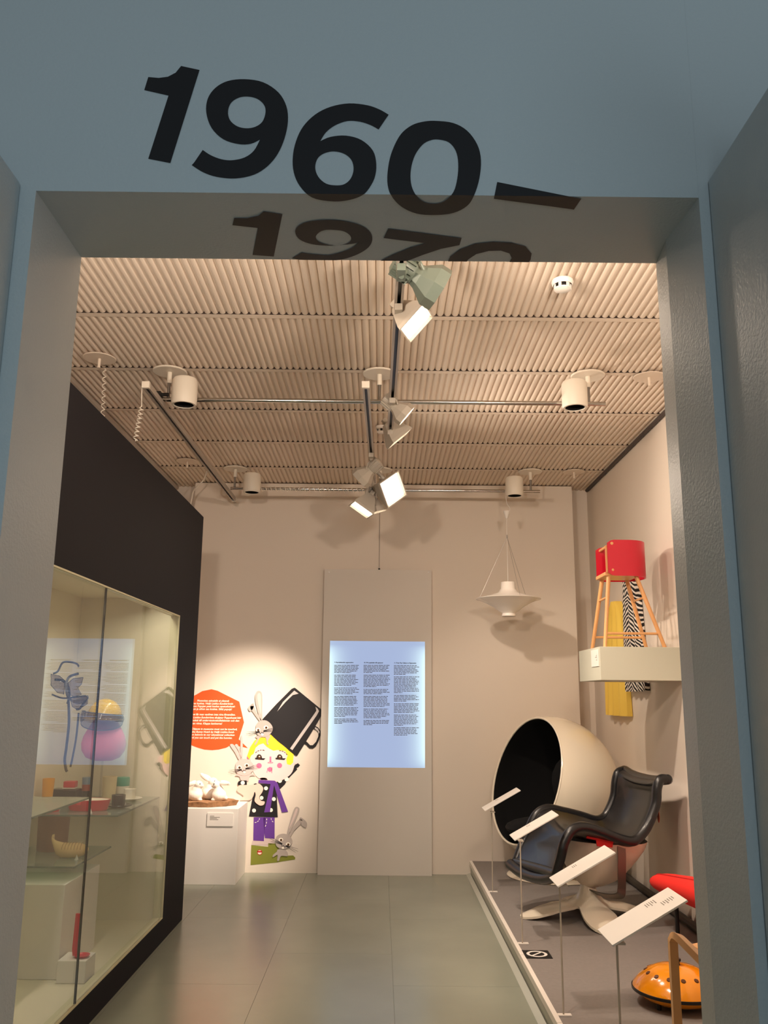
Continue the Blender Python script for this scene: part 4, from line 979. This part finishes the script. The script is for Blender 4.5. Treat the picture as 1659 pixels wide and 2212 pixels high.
# garments hung flat on the right wall
def garment(name, label, outline, m, n=24, amp=.012):
    """outline: list of (z, y_near, y_far) from top to bottom, cloth hangs on x = wall"""
    rows = []
    for (z_, ya, yb) in outline:
        rows.append([Vector((XR-.045-amp*sin(j/n*pi*7+z_*3)-.012*sin(pi*j/n), ya+(yb-ya)*j/n, z_)) for j in range(n+1)])
    back = [[Vector((XR-.004, p.y, p.z)) for p in r_] for r_ in rows]
    b = B(); b.grid(rows); b.grid(back)
    m_, nn_ = len(rows), n+1; off = m_*nn_
    fs = [(j, j+1, off+j+1, off+j) for j in range(n)]+[((m_-1)*nn_+j+1, (m_-1)*nn_+j, off+(m_-1)*nn_+j, off+(m_-1)*nn_+j+1) for j in range(n)]
    fs += [(i*nn_, off+i*nn_, off+(i+1)*nn_, (i+1)*nn_) for i in range(m_-1)]+[(i*nn_+n, (i+1)*nn_+n, off+(i+1)*nn_+n, off+i*nn_+n) for i in range(m_-1)]
    b.f += fs
    return tag(b.build(name, m, smooth=True), label, 'garment')
def yz(px, py): p = at(0, XR-.05, px, py); return p.y, p.z
# yellow dress
ytop = yz(1327, 1300); 
garment('yellow_dress', 'sleeveless yellow dress hung flat on the right wall behind the high chair',
        [(1.985, 6.20, 6.30), (1.93, 6.14, 6.38), (1.86, 6.12, 6.46), (1.70, 6.11, 6.50), (1.55, 6.09, 6.54), (1.40, 6.08, 6.57), (1.20, 6.06, 6.60), (1.185, 6.06, 6.60)], mat('yellow_cloth', (240, 206, 92), .85))
# striped cloth material
SM = bpy.data.materials.new('black_white_print'); SM.use_nodes = True; nt = SM.node_tree; bs = nt.nodes['Principled BSDF']; bs.inputs['Roughness'].default_value = .85
tc = nt.nodes.new('ShaderNodeTexCoord'); sp = nt.nodes.new('ShaderNodeSeparateXYZ'); nt.links.new(tc.outputs['Object'], sp.inputs[0])
nz = nt.nodes.new('ShaderNodeTexNoise'); nz.inputs['Scale'].default_value = 9; nt.links.new(tc.outputs['Object'], nz.inputs['Vector'])
ay = mth('ABSOLUTE', sp.outputs['Y'])
v1 = mth('ADD', mth('MULTIPLY', sp.outputs['Z'], 230.0), mth('ADD', mth('MULTIPLY', ay, 260.0), mth('MULTIPLY', nz.outputs['Fac'], 14.0)))
s1 = mth('SINE', v1); gt = mth('GREATER_THAN', s1, .12)
mxn = nt.nodes.new('ShaderNodeMix'); mxn.data_type = 'RGBA'; mxn.inputs[6].default_value = rgb((22, 20, 20)); mxn.inputs[7].default_value = rgb((226, 218, 208))
nt.links.new(gt, mxn.inputs[0]); nt.links.new(mxn.outputs[2], bs.inputs['Base Color'])
garment('printed_gown', 'black and white feather-patterned garment on the right wall behind the high chair',
        [(2.16, 5.84, 5.90), (2.12, 5.76, 5.96), (2.0, 5.72, 5.98), (1.85, 5.70, 6.00), (1.7, 5.68, 6.01), (1.5, 5.66, 6.02), (1.365, 5.64, 6.03), (1.350, 5.64, 6.03)], SM)

# ================================================================== BALL CHAIR
PZ = .0965
bc = at(1, 6.34, 1187, 1700)
nrm = Vector((-.899, -.345, .272)).normalized()
RB = .482; ro = .440; dd = sqrt(RB*RB-ro*ro)
t = thing('ball_chair', 'large white ball-shaped lounge chair with black hollow, at the back of the platform', 'lounge chair', (bc.x+.0, 6.34, PZ))
M = Matrix.Translation(bc) @ dirM(nrm)
a0_ = math.acos(dd/RB)
prof = [(RB*sin(a_), RB*cos(a_)) for a_ in [a0_+(pi-a0_)*i/26 for i in range(27)]]; prof[-1] = (0, -RB)
B().lathe(prof, seg=64, M=M, cap=False).build('outer_shell', CREAM, t, smooth=True)
ri = RB-.016
prof = [(ro-.012, dd)]+[(ri*sin(a_), ri*cos(a_)) for a_ in [a0_+.02+(pi-a0_-.02)*i/22 for i in range(23)]]; prof[-1] = (0, -ri)
B().lathe(prof, seg=56, M=M, cap=False).build('felt_lining', FABK, t, smooth=True)
rim = [M @ Vector(((ro-.006)*cos(2*pi*i/64), (ro-.006)*sin(2*pi*i/64), dd)) for i in range(64)]
B().tube(rim, .0075, 8, closed=True).build('rim', CREAM, t, smooth=True)
# cushions
cdn = Vector((nrm.x, nrm.y, 0)).normalized()
b = B().ell(bc+cdn*.05+Vector((0, 0, -.27)), (.27, .27, .07), 24); b.build('seat_cushion', FABK, t, smooth=True)
B().ell(bc-cdn*.22+Vector((0, 0, .02)), (.13, .25, .2), 24, Matrix.Rotation(math.atan2(cdn.y, cdn.x), 4, 'Z')).build('back_cushion', FABK, t, smooth=True)
bcx, bcy = bc.x+.02, 6.40
B().lathe([(0, .0), (.315, .0), (.32, .006), (.31, .014), (.16, .03), (.07, .05), (.055, .09), (.055, .12), (0, .12)], (bcx, bcy, PZ), 48).build('round_base', CREAM, t, smooth=True)

# ================================================================== LOUNGE CHAIR (black leather on white shell)
cc_ = Vector((1.185, 5.255, PZ)); Lt = Vector((.3, -.954, 0)); Fv = Vector((-.954, -.3, 0))
kc = thing('recliner_chair', 'black leather swivel recliner on white four-foot base in the middle of the platform', 'lounge chair', cc_)
near = [(.352, .395), (.335, .470), (.318, .545), (.268, .612), (.195, .628), (.09, .600), (-.022, .560), (-.105, .545), (-.165, .580), (-.214, .640), (-.262, .735), (-.275, .815), (-.300, .862), (-.350, .862)]
far = [(.305, .352), (.272, .405), (.225, .480), (.160, .600), (.080, .645), (-.025, .628), (-.150, .598), (-.250, .570), (-.310, .580), (-.350, .622), (-.392, .705), (-.407, .790), (-.430, .845), (-.480, .862)]
# centre line lies lower: the seat is a dish
npts = 60
def pl_s(L_): return catmull([Vector((u, 0, z_)) for u, z_ in L_], 6)
nr_, fr_ = pl_s(near), pl_s(far)
half = .315; rows = []; thick = []
S_ = len(nr_)
for i in range(S_):
    row = []
    a, b_ = fr_[i], nr_[i]
    tan = (nr_[min(i+1, S_-1)]-nr_[max(i-1, 0)]); nn = Vector((tan.z, 0, -tan.x)).normalized()
    if nn.z < 0: nn = -nn
    s_ = i/(S_-1)
    dish = .075*min(1, s_*5)*min(1, (1-s_)*4+.3)
    for j in range(17):
        v = -1+2*j/16
        f = (v+1)/2
        u = a.x+(b_.x-a.x)*f; z_ = a.z+(b_.z-a.z)*f
        d_ = dish*(1-abs(v)**2.6)
        hw = half*(1-.10*(1-min(1, s_*8)))
        p = cc_ + Fv*(u-nn.x*d_*(-1 if False else 1)) + Lt*(v*hw)
        p.z = z_-nn.z*d_
        if nn.x: p = p
        row.append(p)
    rows.append(row)
su = B().grid(rows)
so = su.build('seat_shell', LEATHER, kc, smooth=True)
sd = so.modifiers.new('thick', 'SOLIDIFY'); sd.thickness = .03; sd.offset = 0
sd2 = so.modifiers.new('sub', 'SUBSURF'); sd2.levels = 1; sd2.render_levels = 1
loop = rows[0][:]+[r_[-1] for r_ in rows[1:-1]]+rows[-1][::-1]+[r_[0] for r_ in rows[1:-1]][::-1]
# even out the loop
loop = [loop[i] for i in range(0, len(loop), 2)]
B().tube(catmull(loop, 3, True), .027, 12, closed=True).build('padded_rim', LEATHER, kc, smooth=True)
# front lip: rounded foot bolster
lipc = [cc_+Fv*.345+Lt*(half*v)+Vector((0, 0, 0)) for v in (-.9, -.5, 0, .5, .9)]
for p, z_ in zip(lipc, (.345, .325, .325, .345, .385)): p.z = z_
B().tube(catmull(lipc, 4), [.03]*17, 12).build('foot_bolster', LEATHER, kc, smooth=True)
hd = rows[-1]
# white fibreglass underside
rows = []
def ellr(cx_u, z_, ru, rl, tilt=0):
    return [cc_+Fv*(cx_u+ru*cos(2*pi*k/28))+Lt*(rl*sin(2*pi*k/28))+Vector((0, 0, z_-PZ+tilt*cos(2*pi*k/28))) for k in range(28)]
for cu, z_, ru, rl, ti in ((-.02, .262, .045, .05, 0), (-.03, .272, .07, .08, 0), (-.05, .30, .115, .13, 0), (-.065, .35, .165, .18, .0), (-.075, .41, .21, .225, .0), (-.08, .47, .25, .26, .005), (-.08, .52, .27, .28, .01)):
    rows.append(ellr(cu, z_, ru, rl, ti))
B().grid(rows, cl=True).add(rows[0], [tuple(range(28))]).build('white_underside', mat('shell_white', (222, 206, 188), .35), kc, smooth=True)
# chrome spring strap
sp_ = [cc_+Fv*u+Lt*.27+Vector((0, 0, z_-PZ)) for u, z_ in ((-.055, .56), (-.06, .47), (-.055, .38), (-.05, .30), (-.035, .262))]
sp_ += [cc_+Fv*-.02+Lt*.18+Vector((0, 0, .243-PZ)), cc_+Fv*-.01+Lt*.08+Vector((0, 0, .238-PZ)), cc_+Fv*0+Vector((0, 0, .238-PZ))]
B().tube(catmull(sp_, 6), .001, rect=(.005, .05), upv=Fv).build('steel_spring', mat('brushed_steel', (120, 112, 104), .42, metal=.9), kc, smooth=True)
B().tube([cc_+Vector((0, 0, .20-PZ)), cc_+Vector((0, 0, .27-PZ))], .016, 14).build('swivel_pin', BLKP, kc, smooth=True)
# red tag under the seat
rt_ = [at(1, 4.975, *p) for p in ((1270, 1790), (1328, 1802), (1323, 1831), (1290, 1828), (1288, 1815), (1267, 1811))]
b = B().add([p for p in rt_]+[p+Vector((0, .012, 0)) for p in rt_], [(0, 1, 2, 3, 4, 5), (11, 10, 9, 8, 7, 6)]+[(i, i+6, (i+1) % 6+6, (i+1) % 6) for i in range(6)])
b.build('red_underseat_pad', mat('bright_red', (232, 34, 30), .6), kc)
B().ell(cc_+Fv*-.292+Lt*.29+Vector((0, 0, .665-PZ)), (.004, .02, .035), 12).build('side_disc', mat('copper_disc', (190, 110, 84), .4), kc, smooth=True)
# white star base: four broad feet running into a column
def zprof(r_):
    T = [(0, .182), (.036, .182), (.042, .165), (.052, .135), (.075, .105), (.12, .084), (.2, .078), (.28, .055), (.35, .028), (.395, .009), (.5, .004)]
    for (a, za), (b_, zb_) in zip(T, T[1:]):
        if r_ <= b_: return za+(zb_-za)*(r_-a)/(b_-a)
    return .004
th0 = radians(4)
def Rth(a): c = abs(cos(2*(a-th0))); return 1/sqrt((1/.392**2)) * (.30+.70*c**2.2) if c > .02 else .392*.30
rt1, rt2 = [], []
NA = 96; NR = 26
for i in range(1, NR+1):
    r1, r2 = [], []
    for k in range(NA):
        a = 2*pi*k/NA; f = i/NR; r_ = f*Rth(a)
        q4 = (a-th0+pi/4) % (pi/2)-pi/4; lat = r_*sin(q4)
        z_ = max(.003, zprof(r_*cos(q4)**.3)-2.2*lat*lat*(1 if r_ > .06 else r_/.06))
        p = cc_+Vector((r_*cos(a), r_*sin(a), z_)); r1.append(p)
        p2 = p.copy(); p2.z = max(PZ+.0006, p.z-.012); r2.append(p2)
    rt1.append(r1); rt2.append(r2)
B().grid(rt1+rt2[::-1], cl=True).add(rt1[0], [tuple(range(NA))]).build('star_base', CREAM, kc, smooth=True)

# ================================================================== RED CUSHIONED SEAT (right, behind the jamb)
rc = thing('red_lounge_seat', 'bright red upholstered low seat with rounded end, cut off by the right jamb', 'seat', (1.52, 4.6, PZ))
rp = [(1.405, 1900), (1.42, 1893), (1.46, 1896), (1.49, 1900)]
e0 = Vector((1.545, 5.06, .325)); e1 = Vector((1.575, 4.0, .43))
rows = []
for i in range(17):
    f = i/16; c = e0.lerp(e1, f); s_ = sqrt(max(0, 1-(1-min(1, f*5))**2)); w_ = .004+.118*s_; h_ = .004+.045*s_*(1+1.0*f)
    tl = .12
    rows.append([c+Vector((w_*cos(2*pi*k/20)*.95, 0, h_*sin(2*pi*k/20)-w_*cos(2*pi*k/20)*tl)) for k in range(20)])
# keep inside the room
rows = [[Vector((min(p.x, XR-.01), p.y, max(p.z, .2))) for p in r_] for r_ in rows]
B().grid(rows, cl=True).add(rows[-1], [tuple(range(20))]).build('cushion', REDF, rc, smooth=True)
sm_ = [r_[9]+Vector((-.0, 0, .0)) for r_ in rows[1:]]
B().tube([r_[7] for r_ in rows[1:]], .004, 6).build('piping', mat('dark_red_piping', (190, 26, 26), .8), rc)
for x_, y_ in ((1.52, 4.75), (1.66, 4.75), (1.53, 4.2), (1.66, 4.2)):
    B().tube([(x_, y_, PZ), (x_, y_, .30 if x_ > 1.5 else .36)], .011, 10).build('leg', BLKP, rc)

# ================================================================== AMBER SAUCER OBJECT
syc = 3.84; sx0 = at(1, syc, 1463, 2130)
r_s = sx0.x - at(1, syc-.0, 1369, 2138).x
zs = at(1, syc, 1370, 2135).z
t = thing('amber_saucer', 'glossy amber lens-shaped object with black rim on three short black legs', 'appliance', (sx0.x, syc, PZ))
B().lathe([(r_s, .004), (r_s*.97, .016), (r_s*.84, .042), (r_s*.66, .066), (r_s*.45, .082), (r_s*.2, .089), (0, .090)], (sx0.x, syc, zs), 56, cap=False).build('upper_shell', ORANGE, t, smooth=True)
B().lathe([(r_s, -.004), (r_s*.9, -.020), (r_s*.72, -.037), (r_s*.5, -.048), (0, -.051)], (sx0.x, syc, zs), 56, cap=False).build('lower_shell', ORANGE, t, smooth=True)
B().lathe([(r_s*.985, -.006), (r_s*1.015, -.005), (r_s*1.015, .006), (r_s*.985, .007)], (sx0.x, syc, zs), 56, cap=False).build('black_rim', BLKP, t, smooth=True)
for k in range(14):
    a = 2*pi*k/14+.12; rr = r_s*.68; sl = Vector((cos(a)*.45, sin(a)*.45, .9))
    b = B().lathe([(0, .0012), (.0090, .0012), (.0105, -.002), (0, -.002)], seg=16, M=Matrix.Translation((sx0.x+rr*cos(a), syc+rr*sin(a), zs+.0635)) @ dirM(sl), cap=False)
    b.build('vent_hole', mat('vent_brown', (92, 48, 12), .4) if k == 0 else bpy.data.materials['vent_brown'], t, smooth=True)
B().lathe([(0, 0), (.012, 0), (.010, .012), (.016, .018), (.016, .026), (0, .028)], (sx0.x+.004, syc, zs+.088), 20).build('knob', BLKP, t, smooth=True)
for a in (215, 325, 90):
    p = Vector((sx0.x+.12*cos(radians(a)), syc+.12*sin(radians(a)), 0)); B().tube([(p.x, p.y, PZ+.0005), (p.x, p.y, zs-.030)], .009, 12).build('leg', BLKP, t, smooth=True)

# ================================================================== BENTWOOD CHAIR (near right)
t = thing('bentwood_chair', 'birch bentwood chair frame at the right, mostly hidden by the jamb', 'chair', (1.1, 2.95, PZ))
yp = 3.0
pA = at(1, yp, 1452, 2012)
zT = pA.z
def loopframe(y_):
    # front leg, bend, arm running back along +x and nearer
    pts = [(pA.x, y_, PZ+.0005), (pA.x, y_, .3), (pA.x, y_, zT-.05), (pA.x+.010, y_-.004, zT-.02), (pA.x+.035, y_-.016, zT-.006)]
    return pts
endp = Vector((pA.x+.42, yp-.42*1.0, zT-.10))
pts = catmull([(pA.x, yp, PZ+.0005), (pA.x, yp, .25), (pA.x, yp, zT-.06), (pA.x+.001, yp-.006, zT-.022), (pA.x+.006, yp-.035, zT-.008), (pA.x+.016, yp-.13, zT-.022), (pA.x+.03, yp-.27, zT-.045)], 6)
B().tube(pts, .001, rect=(.026, .020), upv=(0, -1, 0)).build('bent_leg', BIRCH, t)
q0 = Vector((.36, .30, 0))
pts2 = [p+Vector((.34, .22, 0)) for p in pts]
B().tube(pts2, .001, rect=(.026, .020), upv=(0, -1, 0)).build('bent_leg', BIRCH, t)
b = B(); s0 = Vector((pA.x+.045, yp-.01, zT-.035))
vx, vy = Vector((.34, .22, 0)), Vector((.16, -.20, -.03))
c_ = [s0, s0+vx, s0+vx+vy, s0+vy]; b.add([p+Vector((0, 0, .0)) for p in c_]+[p-Vector((0, 0, .018)) for p in c_], [(0, 1, 2, 3), (7, 6, 5, 4), (0, 4, 5, 1), (1, 5, 6, 2), (2, 6, 7, 3), (3, 7, 4, 0)])
b.build('seat', BEECH, t, bevel=.004)

print('objects', len(bpy.data.objects))
